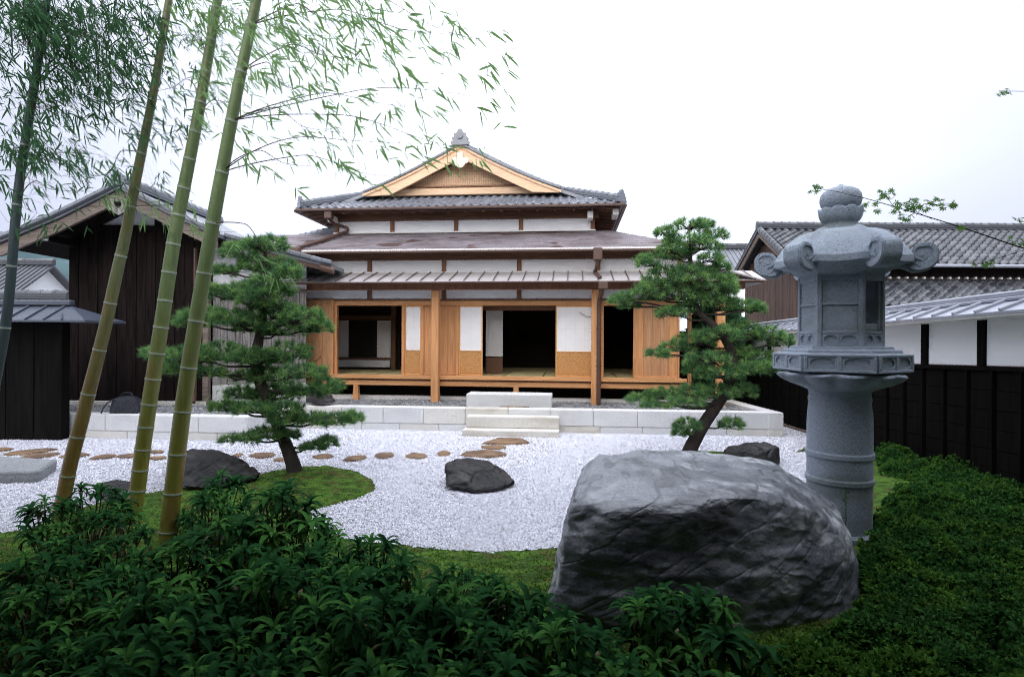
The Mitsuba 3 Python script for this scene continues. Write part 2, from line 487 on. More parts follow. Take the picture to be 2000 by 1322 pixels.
GR_VIS = GRAVEL.intersection(Polygon([(-11, 5.2), (7, 5.2), (7, 13.6), (-11, 13.6)]))
m, c = pebbles(scatter(GR_VIS, 165000, 3), 0.006, 0.0155, [(0.72, 0.72, 0.77), (0.66, 0.66, 0.71), (0.78, 0.78, 0.82), (0.55, 0.55, 0.60), (0.34, 0.34, 0.38)], 4)
k = solo('gravel', m, 'pebble', 'pale grey gravel spread over the garden court', 'gravel', False, kind='stuff', color=c)

# ------------------------------------------------------------------ granite podium round the house
POD_Z = 0.53
front = [np.array(q) for q in [(-9.6, 12.05), (-5.45, 11.72), (-4.95, 13.42), (6.06, 12.66), (5.9, 19.0)]]
podium = thing('stone_podium', 'granite block podium carrying the house, filled with dark pebbles', 'podium')


def wall_blocks(p, q, z_top, lens, holder, seed, mats=('granite', 'granite_warm'), warm=0.25):
    r = np.random.default_rng(seed)
    d = norm(q - p); L = np.linalg.norm(q - p); nrm = np.array([d[1], -d[0]])
    for z0, z1, inset, ln in ((0.16, z_top, 0.0, lens), (-0.06, 0.154, -0.012, lens * 0.95)):
        s = 0.0
        if z0 < 0: s = -lens * 0.45
        while s < L - 0.05:
            e = min(s + ln * r.uniform(0.97, 1.03), L)
            if L - e < 0.3: e = L
            s0 = max(s, 0)
            a = p + d * (s0 + 0.004); b = p + d * (e - 0.004)
            M = frame([a[0], a[1], 0], [d[0], d[1], 0], [-nrm[0], -nrm[1], 0], [0, 0, 1])
            part(holder, 'block', xf(box(0, np.linalg.norm(b - a), inset * -1, 0.34, z0, z1, 0.012), M), mats[int(r.random() < (warm if z0 > 0 else 0.6))])
            s = e


wall_blocks(front[0], front[1], 0.50, 1.05, podium, 1, warm=0.1)
wall_blocks(front[1], front[2] - norm(front[2] - front[1]) * 0.0, 0.50, 0.9, podium, 2, warm=0.1)
wall_blocks(front[2], front[3], POD_Z, 0.98, podium, 3)
wall_blocks(front[3], front[4], POD_Z, 1.3, podium, 4)
core = Polygon([front[0] + (0, .2), front[1] + (-.2, .2), front[2] + (.1, .25), front[3] + (-.2, .2), front[4] + (-.2, 0), np.array([-12, 19.0]), np.array([-12, 12.3])])
part(podium, 'core', extrude(core, -0.08, 0.43, [0, 0, 0], [1, 0, 0], [0, 1, 0], [0, 0, 1]), 'mortar')
inner = core.buffer(-0.1)
strip = inner.intersection(Polygon([(-12, 11), (8, 11), (8, 15.6), (-12, 15.6)]))
m, c = pebbles(scatter(strip, 26000, 8), 0.455, 0.03, [(0.20, 0.205, 0.215), (0.29, 0.29, 0.30), (0.13, 0.135, 0.14), (0.40, 0.40, 0.41)], 9)
solo('pebble_bed', m, 'pebble', 'dark grey pebbles filling the top of the granite podium', 'pebbles', kind='stuff', color=c)

HA = math.radians(5.9)
HO = np.array([-0.6931, 15.4, 0.0])
HU, HV, HZ = np.array([math.cos(HA), -math.sin(HA), 0]), np.array([math.sin(HA), math.cos(HA), 0]), np.array([0, 0, 1.0])
HM = frame(HO, HU, HV, HZ)


def hp(u, v, z):
    return HO + u * HU + v * HV + z * HZ


def hbox(u0, u1, v0, v1, z0, z1, b=0.006):
    return xf(box(u0, u1, v0, v1, z0, z1, b), HM)


# granite steps in front of the veranda
k = thing('shoe_stone', 'long granite shoe stone lying on the podium below the veranda', 'step')
part(k, 'block', hbox(-0.27, 1.82, -1.48, -0.85, 0.44, 0.79, 0.015), 'granite')
k = thing('garden_step', 'two-tier granite step against the podium front', 'step')
pd = norm(front[3] - front[2]); pn = np.array([-pd[1], pd[0]])
pm = frame([*(front[2] + pd * np.dot(np.array([-1.02, 13.0]) - front[2], pd)), 0], [pd[0], pd[1], 0], [pn[0], pn[1], 0], [0, 0, 1])
part(k, 'upper_block', xf(box(0.02, 2.10, -0.36, -0.02, 0.145, 0.40, 0.015), pm), 'granite_warm')
part(k, 'lower_slab', xf(box(-0.03, 2.10, -0.68, -0.01, -0.05, 0.14, 0.015), pm), 'granite_warm')

# ------------------------------------------------------------------ roofs: shared pieces
def tile_mesh(w, l, amp=0.035, t=0.03, lift=0.022):
    x = np.linspace(0, w * 1.04, 9)
    s = x / w
    z = np.where(s < 0.70, -amp * np.sin(np.pi * s / 0.70), amp * 0.75 * np.sin(np.pi * np.clip((s - 0.70) / 0.34, 0, 1)))
    rows = [np.c_[x, x * 0, z + lift - t], np.c_[x, x * 0, z + lift], np.c_[x, x * 0 + l * 0.5, z + lift * 0.5], np.c_[x, x * 0 + l * 1.12, z]]
    v = np.vstack(rows); f = []
    for r in range(3):
        a = r * 9 + np.arange(8)
        f.append(np.stack([a, a + 1, a + 10, a + 9], 1))
    return v, np.vstack(f)


def cap_mesh(l, r, n=7):
    th = np.linspace(0, np.pi, n)
    ring = lambda x, k: np.c_[np.full(n, x), r * k * np.cos(th), r * k * np.sin(th)]
    v = np.vstack([ring(0, 1.12), ring(l * 0.22, 1.12), ring(l * 0.22, 1.0), ring(l * 1.05, 0.97), [[0, 0, 0]], [[l * 1.05, 0, 0]]])
    f = []
    for k in range(3):
        a = k * n + np.arange(n - 1)
        f.append(np.stack([a, a + n, a + n + 1, a + 1], 1))
    f = np.vstack(f); f = np.vstack([f[:, [0, 1, 2]], f[:, [0, 2, 3]]])
    a = np.arange(n - 1)
    f = np.vstack([f, np.stack([a, a + 1, a * 0 + 4 * n], 1), np.stack([3 * n + a + 1, 3 * n + a, a * 0 + 4 * n + 1], 1)])
    return v, f


def tile_slope(holder, o, ex, up, cols, rows, w, l, keep, mats, seed, limit=290, name='tile', amp=0.035, lift=0.022):
    """courses of pantiles on a slope; the nearest ones are entries of their own"""
    o, ex, up = np.asarray(o, float), norm(ex), norm(up)
    nz = norm(np.cross(ex, up))
    mesh = tile_mesh(w, l, amp, 0.03 + lift * 0.5, lift)
    proto = mikit.ply(mesh, mats[0], True)
    r = np.random.default_rng(seed)
    spots = []
    for j in range(rows):
        for i in range(cols):
            if keep((i + 0.5) * w, (j + 0.3) * l):
                p = o + ex * i * w + up * j * l
                spots.append((np.linalg.norm(p - [0, 0, CAM_H]), p))
    spots.sort(key=lambda q: q[0])
    rest = []
    for k, (d, p) in enumerate(spots):
        yaw = r.normal(0, 0.006); tilt = r.normal(0, 0.010)
        x2 = norm(ex + up * yaw); z2 = norm(nz + up * tilt); y2 = norm(np.cross(z2, x2))
        M = frame(p + nz * r.uniform(0, 0.006), x2, y2, np.cross(x2, y2))
        if k < limit: placed(holder, name, proto, M, mats[r.integers(len(mats))])
        else: rest.append(xf(mesh, M))
    if rest: part(holder, name, join(rest), mats[0], True, kind='stuff')


def ridge(holder, p, q, mats, w=0.16, h=0.14, step=0.24, r=0.085, up=(0, 0, 1), name='ridge_tile', base='ridge_course'):
    p, q = np.asarray(p, float), np.asarray(q, float)
    x = norm(q - p); y = norm(np.cross(up, x)); z = np.cross(x, y); L = np.linalg.norm(q - p)
    part(holder, base, join([xf(box(0, L, -w / 2 - 0.012 * (k % 2), w / 2 + 0.012 * (k % 2), h * k / 3, h * (k + 1) / 3 - 0.004, 0.004), frame(p, x, y, z)) for k in range(3)]), mats[2])
    n = max(1, int(round(L / step)))
    proto = mikit.ply(cap_mesh(L / n, r), mats[0], 40)
    for k in range(n):
        placed(holder, name, proto, frame(p + x * (L * k / n) + z * h, x, y, z), mats[k * 7 % 3])


def oni(scale=1.0):
    """outline of a ridge-end ornament"""
    pts = [(-.30, 0), (-.33, .10), (-.25, .13), (-.29, .24), (-.20, .28), (-.21, .38), (-.10, .42), (-.07, .52), (0, .55)]
    pts = pts + [(-x, y) for x, y in pts[-2::-1]]
    return Polygon([(x * scale, y * scale) for x, y in pts]).buffer(0.02 * scale).buffer(-0.01 * scale)


NEW = ['roof_tile_0', 'roof_tile_1', 'roof_tile_2']
OLD = ['old_tile_0', 'old_tile_1', 'old_tile_2']

# ------------------------------------------------------------------ main house
house = thing('tea_house', 'large wooden house with layered tiled roofs behind the raked gravel', 'house')
W = lambda name, mesh, m, smooth=False, **kw: part(house, name, mesh, m, smooth, **kw)
# foundation, floor, interior
W('foundation', hbox(-5.5, 5.15, 0.05, 0.28, 0.30, 0.55, 0.01), 'white_cap')
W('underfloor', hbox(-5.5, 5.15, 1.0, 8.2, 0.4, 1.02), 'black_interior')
W('floor', hbox(-5.5, 5.1, 0.03, 5.0, 1.03, 1.115), 'tatami')
for k, uu in enumerate((-3.2, -2.2, 0.42, 1.5, 3.5)):
    W('mat_border', hbox(uu, uu + 0.035, 0.30, 2.4, 1.116, 1.119, 0.001), 'black_interior')
W('ceiling', hbox(-5.5, 5.1, 0.1, 5.2, 3.30, 3.36), 'interior_wood')
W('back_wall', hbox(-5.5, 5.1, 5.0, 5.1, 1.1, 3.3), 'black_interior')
W('end_wall', hbox(-5.52, -5.42, 0.1, 5.1, 1.1, 3.9), 'interior_wood')
W('end_wall', hbox(5.03, 5.12, 0.1, 5.1, 0.6, 4.2), 'brown_upright')
W('partition', hbox(-1.72, -1.62, 0.12, 5.0, 1.1, 3.3), 'interior_wood')
W('partition', hbox(2.95, 3.03, 0.12, 5.0, 1.1, 3.3), 'interior_wood')
# what stands inside the left room
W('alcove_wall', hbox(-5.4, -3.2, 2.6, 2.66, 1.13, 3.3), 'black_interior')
W('alcove_band', hbox(-5.25, -3.5, 2.50, 2.56, 1.20, 1.43), 'plaster')
W('alcove_rail', hbox(-5.25, -3.3, 2.46, 2.58, 1.44, 1.50), 'interior_wood')
W('alcove_rail', hbox(-5.25, -3.3, 2.46, 2.58, 2.72, 2.86), 'interior_wood')
W('alcove_post', hbox(-3.44, -3.29, 2.42, 2.56, 1.12, 3.3), 'interior_wood')
W('alcove_paper', hbox(-5.2, -4.88, 2.48, 2.53, 1.51, 2.70), 'paper')
W('alcove_paper', hbox(-3.92, -3.47, 2.48, 2.53, 1.51, 2.70), 'paper')
W('inner_screen', hbox(-0.2, 0.30, 1.22, 1.26, 1.62, 2.96), 'paper')
W('inner_screen_base', hbox(-0.2, 0.30, 1.22, 1.26, 1.13, 1.60), 'interior_wood')
W('inner_lintel', hbox(-1.6, 2.95, 0.45, 0.55, 2.93, 3.05), 'brown_upright')
# veranda
for k in range(6):
    W('floor_board', hbox(-5.55, 5.2, -0.33 + k * 0.062, -0.33 + k * 0.062 + 0.058, 1.06, 1.105, 0.004), 'cedar_flat')
W('floor_edge', hbox(-5.58, 5.22, -0.385, -0.334, 1.045, 1.155, 0.008), 'cedar_flat')
W('floor_sill', hbox(-5.5, 5.15, -0.06, 0.06, 1.10, 1.135, 0.006), 'cedar_flat')
W('floor_beam', hbox(-5.5, 5.12, -0.30, -0.18, 0.865, 1.00, 0.008), 'cedar_flat')
W('joist_course', hbox(-5.5, 5.12, -0.32, -0.20, 1.003, 1.044, 0.004), 'brown_flat')
for uu in (-5.2, -3.54, -1.3, 0.84, 2.9, 4.9):
    W('floor_prop', xf((box(-1, 1, -1, 1, -1, 1, .05)[0] * [0.065, 0.06, 0.2] * np.where(box(-1, 1, -1, 1, -1, 1, .05)[0][:, 2:] < 0, 1.25, 1.0) ** [1, 1, 0] + [uu, -0.24, 0.665], _F), HM), 'cedar_upright')
for uu, nm in ((-1.295, 'veranda_post'), (2.90, 'veranda_post'), (6.02, 'veranda_post')):
    W(nm, hbox(uu - 0.10, uu + 0.10, -0.55, -0.35, 0.44, 3.42, 0.015), 'cedar_upright')
W('side_post', hbox(5.55, 5.66, 1.2, 1.31, 0.5, 3.6, 0.01), 'cedar_upright')
W('eave_beam', hbox(-5.6, 6.6, -0.53, -0.37, 3.425, 3.585, 0.01), 'brown_upright')
W('end_post', hbox(-5.62, -5.50, -0.06, 0.06, 0.5, 3.4, 0.01), 'cedar_upright')
W('end_panel', hbox(-5.95, -5.66, 0.2, 0.25, 1.1, 3.4, 0.01), 'paper')
W('end_wall', hbox(-6.4, -5.5, 0.27, 0.33, 0.5, 4.3), 'interior_wood')
W('end_post', hbox(-6.12, -5.98, 0.05, 0.18, 0.5, 3.4, 0.01), 'cedar_upright')
# wall plane at v = 0
W('lintel', hbox(-5.48, 5.1, -0.05, 0.07, 3.035, 3.165, 0.008), 'cedar_flat')
W('lintel_rail', hbox(-5.48, 5.1, -0.035, 0.06, 3.17, 3.215, 0.006), 'brown_flat')
edges = [-5.48, -3.27, -1.18, 0.88, 2.98, 5.1]
for a, b in zip(edges[:-1], edges[1:]):
    W('plaster_panel', hbox(a + 0.06, b - 0.06, 0.0, 0.05, 3.218, 3.90, 0.004), 'plaster')
    W('plaster_panel', hbox(a + 0.062, b - 0.062, 0.0, 0.05, 3.96, 4.27, 0.004), 'plaster')
for e in edges:
    W('wall_post', hbox(e - 0.058, e + 0.058, -0.045, 0.075, 3.216, 4.40, 0.008), 'brown_upright')
W('wall_plate', hbox(-5.55, 5.2, -0.07, 0.10, 4.275, 4.46, 0.01), 'brown_flat')
W('flashing', hbox(-5.55, 5.2, -0.075, -0.005, 3.915, 3.955, 0.004), 'white_cap')


def planked(name, u0, u1, n, z0=1.14, z1=3.03, v=-0.02):
    k = W(name, hbox(u0, u1, v + 0.02, v + 0.06, z0, z1), 'cedar_upright')
    ed = np.linspace(u0 + 0.05, u1 - 0.05, n + 1)
    for a, b in zip(ed[:-1], ed[1:]):
        part(k, 'plank', hbox(a + 0.002, b - 0.002, v - 0.006 + 0.004 * rng.random(), v + 0.019, z0 + 0.03, z1 - 0.03, 0.004), ('cedar_upright', 'cedar_upright_aged')[int(rng.random() < 0.4)])
    for a, b in ((u0, u0 + 0.05), (u1 - 0.05, u1)):
        part(k, 'stile', hbox(a, b, v - 0.02, v + 0.018, z0, z1, 0.006), 'cedar_upright')
    part(k, 'rail', hbox(u0 + 0.051, u1 - 0.051, v - 0.02, v + 0.018, z0, z0 + 0.05, 0.006), 'cedar_flat')
    return k


planked('shutter_case', -5.46, -4.26, 4, 1.14, 3.20, -0.10)
planked('shutter_case', -1.76, -0.80, 4)
planked('shutter_case', 3.90, 5.08, 5, 1.14, 3.10, -0.10)
for uu in (-4.22, -2.30, -1.77, -0.79, 2.94, 3.10):
    W('door_post', hbox(uu - 0.04, uu + 0.04, -0.055, 0.06, 1.136, 3.034, 0.006), 'cedar_upright')


def shoji(u0, u1, v, z0=1.14, z1=3.03, zs=1.815, rows=4, cols=2):
    k = W('paper_screen', hbox(u0 + 0.03, u1 - 0.03, v, v + 0.012, zs, z1 - 0.03, 0.002), 'paper')
    for a, b in ((u0, u0 + 0.032), (u1 - 0.032, u1)):
        part(k, 'stile', hbox(a, b, v - 0.014, v + 0.02, z0, z1, 0.003), 'bamboo_slat')
    for a, b in ((z0, z0 + 0.05), (zs - 0.03, zs), (z1 - 0.035, z1)):
        part(k, 'rail', hbox(u0 + 0.033, u1 - 0.033, v - 0.012, v + 0.018, a, b, 0.003), 'bamboo_slat')
    part(k, 'backing', hbox(u0 + 0.033, u1 - 0.033, v + 0.004, v + 0.014, z0 + 0.05, zs - 0.03, 0.002), 'interior_wood')
    n = 11
    for i in range(n):
        zc = z0 + 0.06 + (zs - z0 - 0.10) * (i + 0.5) / n
        part(k, 'slat', hbox(u0 + 0.034, u1 - 0.034, v - 0.012, v + 0.002, zc - 0.019, zc + 0.019, 0.005), 'bamboo_slat')
    for i in range(1, cols):
        uc = u0 + (u1 - u0) * i / cols
        part(k, 'muntin', hbox(uc - 0.003, uc + 0.003, v - 0.003, v - 0.0005, zs + 0.002, z1 - 0.036, 0.001), 'white_cap')
    for i in range(1, rows):
        zc = zs + (z1 - zs) * i / rows
        part(k, 'muntin', hbox(u0 + 0.034, u1 - 0.034, v - 0.004, v - 0.001, zc - 0.003, zc + 0.003, 0.001), 'white_cap')


shoji(-2.26, -1.80, 0.0, cols=2)
shoji(-0.75, -0.10, 0.0, cols=2)
shoji(1.87, 2.90, 0.0, cols=4)
for (ua, ub, zc, vv, dz, sag) in ((2.50, 2.90, 2.86, -0.08, -0.13, 0.05), (-5.02, -4.6, 1.62, -0.15, 0.02, 0.14)):
    s = np.linspace(0, 1, 9)
    W('rope_pull', xf(tube(np.c_[ua + (ub - ua) * s, np.full(9, vv), zc + dz * s - sag * np.sin(np.pi * s) ** 0.8], 0.008, 6), HM), 'interior_wood', True)

# lowest roof: sheet metal with battens
k = W('batten_roof', slab(np.array([[hp(u, -1.15, 3.575), hp(u, -0.05, 3.93)] for u in (-5.3, 6.9)]), [0, 0, -0.035]), 'sheet_metal')
uu = -5.25
while uu < 6.85:
    part(k, 'batten', beam(hp(uu, -1.165, 3.60), hp(uu, -0.06, 3.952), 0.020, 0.026, b=0.005), 'pipe_brown')
    uu += 0.372
part(k, 'soffit', slab(np.array([[hp(u, -1.10, 3.54), hp(u, -0.05, 3.84)] for u in (-5.3, 6.85)]), [0, 0, -0.02]), 'brown_flat')
part(k, 'gutter', beam(hp(-5.3, -1.19, 3.545), hp(6.92, -1.19, 3.555), 0.08, 0.035, b=0.015), 'pipe_brown')
k = W('side_roof', slab(np.array([[hp(6.9, v, 3.575), hp(5.1, v, 4.1)] for v in (-1.15, 6)]), [0, 0, -0.035]), 'sheet_metal')

# brown shingled roof in the middle
def roof2(u, s):
    return hp(u, -0.65 + 1.45 * s, 4.455 + 0.715 * s)


k = W('shingle_roof', slab(np.array([[roof2(-6.9, 0), roof2(-6.9, 1)], [roof2(5.5, 0), roof2(3.3, 1)]]), [0, 0, -0.07]), 'shingle')
for i in range(9):
    s0, s1 = i / 9, (i + 1.25) / 9
    s1 = min(s1, 1.0)
    up_ = np.array([0, 0, 0.018])
    P = np.array([[roof2(-6.9, s0) + up_, roof2(-6.9, s1) + up_ * 0.2], [roof2(5.5 - 2.2 * s0, s0) + up_, roof2(5.5 - 2.2 * s1, s1) + up_ * 0.2]])
    part(k, 'shingle_course', slab(P, [0, 0, -0.012]), 'shingle')
part(k, 'eave_trim', hbox(-6.9, 5.52, -0.685, -0.645, 4.42, 4.475, 0.004), 'white_cap')
part(k, 'gutter', beam(hp(-6.9, -0.72, 4.40), hp(5.55, -0.72, 4.40), 0.09, 0.05, b=0.02), 'pipe_brown')
part(k, 'soffit', slab(np.array([[hp(u, -0.62, 4.385), hp(u, 0.0, 4.60)] for u in (-6.9, 5.4)]), [0, 0, -0.02]), 'brown_flat')
W('hip_roof_side', slab(np.array([[hp(5.5, -0.65, 4.455), hp(3.3, 0.8, 5.17)], [hp(5.5, 9, 4.455), hp(3.3, 9, 5.17)]]), [0, 0, -0.07]), 'shingle')
for i in range(14):
    uu = -5.4 + i * 0.8
    part(k, 'rafter', beam(hp(uu, -0.62, 4.36), hp(uu, -0.02, 4.56), 0.05, 0.05), 'brown_flat')

# upper storey
ed2 = [-4.66, -2.95, -1.03, 0.88, 2.94]
for a, b in zip(ed2[:-1], ed2[1:]):
    W('upper_plaster_panel', hbox(a * 0.973 + 0.05, b * 0.973 - 0.05, 0.75, 0.81, 5.19, 5.515, 0.004), 'plaster')
for e in ed2:
    W('upper_post', hbox(e * 0.973 - 0.06, e * 0.973 + 0.06, 0.70, 0.82, 5.17, 5.54, 0.008), 'brown_upright')
W('upper_plate', hbox(-4.72, 3.02, 0.66, 0.85, 5.517, 5.80, 0.01), 'brown_flat')
W('upper_flashing', hbox(-4.62, 2.94, 0.66, 0.745, 5.15, 5.187, 0.004), 'white_cap')
W('upper_body', hbox(-4.58, 2.92, 0.83, 8.6, 4.4, 5.85), 'brown_upright')
W('lower_body', hbox(-5.4, 5.0, 5.2, 9.0, 0.6, 4.4), 'brown_upright')

RC = -0.88                                    # the ridge stands over this u
prof = [(0, 7.66), (0.8, 7.24), (1.6, 6.85), (2.3, 6.55), (2.82, 6.36), (3.6, 6.07), (4.5, 5.75)]
frontv = [0.78, 0.78, 0.78, 0.78, 0.78, 0.74, 0.05]
for sg in (-1, 1):
    P = np.array([[hp(RC + sg * h, fv, z), hp(RC + sg * h, 9.5, z)] for (h, z), fv in zip(prof, frontv)])
    W('main_roof', slab(P, [0, 0, -0.09]), 'roof_tile_1', 20)
    part(house, 'soffit', slab(np.array([[hp(RC + sg * 2.75, 1.36, 5.88), hp(RC + sg * 2.75, 9, 5.88)], [hp(RC + sg * 4.45, 0.12, 5.66), hp(RC + sg * 4.45, 9, 5.66)]]), [0, 0, -0.02]), 'brown_flat')
    for i in range(14):
        vv = 0.5 + i * 0.42
        hm_ = max(2.8, 4.4 - max(0, vv - 0.1) * 1.2)
        W('rafter', beam(hp(RC + sg * (3.8 if vv > 1.3 else 4.0), max(vv, 0.55), 5.70), hp(RC + sg * 4.42, vv, 5.635), 0.055, 0.06), 'brown_flat')
    W('side_gutter', beam(hp(RC + sg * 4.56, 0.0, 5.69), hp(RC + sg * 4.56, 9.4, 5.69), 0.10, 0.07, b=0.025), 'pipe_brown')
# front skirt of tiles
skirt = W('skirt_roof', slab(np.array([[hp(RC - 4.5, 0.05, 5.74), hp(RC - 2.9, 1.28, 6.30)], [hp(RC + 4.5, 0.05, 5.74), hp(RC + 2.9, 1.28, 6.30)]]), [0, 0, -0.07]), 'roof_tile_2')
sl = norm(hp(0, 1.28, 6.30) - hp(0, 0.05, 5.74))
tile_slope(skirt, hp(RC - 4.56, 0.02, 5.765), HU, sl, 38, 6, 0.24, 0.238, lambda a, b: b < 1.36 and a > b * 1.15 - 0.05 and a < 9.12 - b * 1.15 + 0.05, NEW, 2)
part(skirt, 'soffit', slab(np.array([[hp(u, 0.10, 5.665), hp(u, 0.80, 5.80)] for u in (RC - 4.42, RC + 4.42)]), [0, 0, -0.02]), 'brown_flat')
part(skirt, 'gutter', beam(hp(RC - 4.55, -0.02, 5.70), hp(RC + 4.55, -0.02, 5.70), 0.10, 0.07, b=0.025), 'pipe_brown')
for i in range(18):
    uu = RC - 4.2 + i * 0.494
    part(skirt, 'rafter', beam(hp(uu, 0.12, 5.63), hp(uu, 0.70, 5.745), 0.055, 0.06), 'brown_flat')
ridge(house, hp(RC - 3.0, 1.30, 6.30), hp(RC + 3.0, 1.30, 6.30), NEW, w=0.10, h=0.10, step=0.5, r=0.05, name='skirt_ridge_tile', base='skirt_ridge_course')
for sg in (-1, 1):
    # hip ridges with their end ornaments, verge tiles and the ridge running beside the verge
    a, b = hp(RC + sg * 4.45, 0.10, 5.80), hp(RC + sg * 2.72, 1.45, 6.42)
    ridge(house, a, b, NEW, w=0.15, h=0.13, step=0.2, r=0.075, name='hip_ridge_tile', base='hip_ridge_course')
    d = norm((b - a) * [1, 1, 0])
    part(house, 'hip_ornament', extrude(oni(0.62), -0.04, 0.05, a + [0, 0, -0.02] - d * 0.02, np.cross(d, HZ), HZ, d), 'roof_tile_0')
    pts = [(h, z) for h, z in prof if h <= 2.83]
    fine = smooth_path([hp(RC + sg * h, 0.72, z + 0.01) for h, z in pts], 15)
    for p, q in zip(fine[:-1], fine[1:]):
        part(house, 'verge_tile', beam(p + (q - p) * 0.02, q + (q - p) * 0.1, 0.20, 0.07, b=0.03), NEW[rng.integers(3)])
    fine = smooth_path([hp(RC + sg * (h + 0.10), 1.05, z + 0.0) for h, z in pts], 6)
    for p, q in zip(fine[:-1], fine[1:]):
        ridge(house, p, q, NEW, w=0.13, h=0.07, step=0.22, r=0.06, name='descent_ridge_tile', base='descent_ridge_course')
    # bargeboard in two layers
    top = [(RC + sg * h, z - 0.035) for h, z in pts]
    low = [(RC + sg * 2.45, 6.25), (RC + sg * 2.05, 6.27), (RC + sg * 1.4, 6.58), (RC + sg * 0.7, 6.925), (RC + sg * 0.0, 7.27)]
    top[-1] = (RC + sg * 2.86, pts[-1][1] - 0.06)
    poly = Polygon(top + [(RC + sg * 2.80, pts[-1][1] - 0.12)] + low).buffer(0)
    W('bargeboard', extrude(poly, 0.70, 0.77, HO, HU, HZ, HV), 'pale_flat')
    poly = Polygon(top + [(x, z - 0.07) for x, z in top[::-1]]).buffer(0)
    W('barge_trim', extrude(poly, 0.66, 0.698, HO, HU, HZ, HV), 'pale_flat')
# lattice gable
k = W('gable_frame', extrude([(RC - 2.62, 6.33), (RC + 2.62, 6.33), (RC, 7.45)], 1.17, 1.21, HO, HU, HZ, HV), 'brown_upright')
part(k, 'sill', hbox(RC - 2.45, RC + 2.45, 1.03, 1.16, 6.32, 6.52, 0.01), 'pale_flat')
part(k, 'sill_trim', hbox(RC - 2.2, RC + 2.2, 1.00, 1.14, 6.525, 6.575, 0.008), 'brown_upright')
sl_ = []
for i in range(-34, 35):
    x = i * 0.052
    zt = min(7.28, 7.30 - abs(x) * 0.40)
    if zt > 6.62: sl_.append(hbox(RC + x - 0.018, RC + x + 0.018, 1.10, 1.125, 6.575, zt, 0.004))
for j in range(12):
    z = 6.61 + j * 0.055
    hw = (7.30 - z) / 0.40
    if hw > 0.1: sl_.append(hbox(RC - hw, RC + hw, 1.127, 1.145, z - 0.018, z + 0.018, 0.004))
part(k, 'lattice', join(sl_), 'pale_flat', kind='stuff')
# pendant under the apex
pend = Point(0, 0).buffer(0.15).union(Point(-0.16, 0.06).buffer(0.09)).union(Point(0.16, 0.06).buffer(0.09)).union(Polygon([(-0.1, 0), (0.1, 0), (0.07, 0.3), (-0.07, 0.3)])).buffer(-0.02).buffer(0.02)
W('gable_pendant', extrude(pend, 0.60, 0.655, hp(RC, 0, 7.12), HU, HZ, HV), 'pendant_wood')
ridge(house, hp(RC, 0.66, 7.64), hp(RC, 9.4, 7.66), NEW, w=0.2, h=0.22, step=0.3, r=0.1, name='main_ridge_tile', base='main_ridge_course')
part(house, 'ridge_ornament', extrude(oni(0.80), -0.06, 0.06, hp(RC, 0.64, 7.62), HU, HZ, HV), 'roof_tile_1')
part(house, 'ridge_boss', extrude(Point(0, 0.24).buffer(0.085), -0.10, -0.06, hp(RC, 0.64, 7.62), HU, HZ, HV), 'roof_tile_0')
# white beam ends, gutters' heads and down pipes
for uu, vv, zz in ((2.78, 0.30, 5.53), (-4.55, 0.30, 5.53), (3.46, 0.25, 5.60)):
    W('beam_end', hbox(uu - 0.075, uu + 0.075, vv, vv + 0.7, zz - 0.10, zz + 0.09, 0.008), 'white_cap')
def pipe(pts, r=0.045):
    W('down_pipe', tube(smooth_path([hp(*q) for q in pts], 22), r, 9), 'pipe_brown', True)
W('gutter_head', hbox(-4.60, -4.38, -0.02, 0.18, 5.46, 5.70, 0.02), 'pipe_brown')
pipe([(-4.49, 0.1, 5.48), (-4.44, 0.35, 5.38), (-4.20, 0.60, 5.32), (-4.14, 0.60, 5.24), (-4.22, 0.55, 5.17)])
pipe([(-4.22, 0.55, 5.17), (-4.55, 0.05, 4.90), (-5.05, -0.62, 4.56)], 0.05)
W('gutter_head', hbox(-5.24, -4.92, -0.77, -0.57, 4.40, 4.56, 0.05), 'pipe_brown')
W('gutter_head', hbox(2.82, 3.05, -0.83, -0.63, 4.13, 4.45, 0.02), 'pipe_brown')
pipe([(2.93, -0.73, 4.15), (2.92, -0.68, 4.0), (2.90, -0.5, 3.93), (2.88, -0.32, 3.90), (2.92, -0.6, 3.80), (2.99, -1.0, 3.68)])
W('gutter_head', hbox(2.93, 3.17, -1.26, -1.06, 3.36, 3.56, 0.02), 'pipe_brown')
pipe([(3.02, -1.16, 3.38), (3.01, -1.0, 3.25), (2.99, -0.66, 3.15), (2.985, -0.62, 2.8), (2.985, -0.62, 1.6), (2.985, -0.62, 0.42)], 0.058)
for zz in (2.4, 1.45):
    W('pipe_clip', hbox(2.915, 3.055, -0.69, -0.55, zz, zz + 0.03, 0.005), 'pipe_brown')
# tiled ridge of the linking roof, left of the upper storey
link = np.array([hp(-4.66, 1.1, 5.25), hp(-8.2, 2.6, 4.95)])
W('link_roof', slab(np.array([[hp(-4.66, 1.0, 5.22), hp(-4.7, 4.0, 4.6)], [hp(-8.4, 2.4, 4.92), hp(-8.4, 5, 4.2)]]), [0, 0, -0.08]), 'roof_tile_2')
ridge(house, link[0], link[1], NEW, w=0.22, h=0.15, step=0.26, r=0.09, name='link_ridge_tile', base='link_ridge_course')

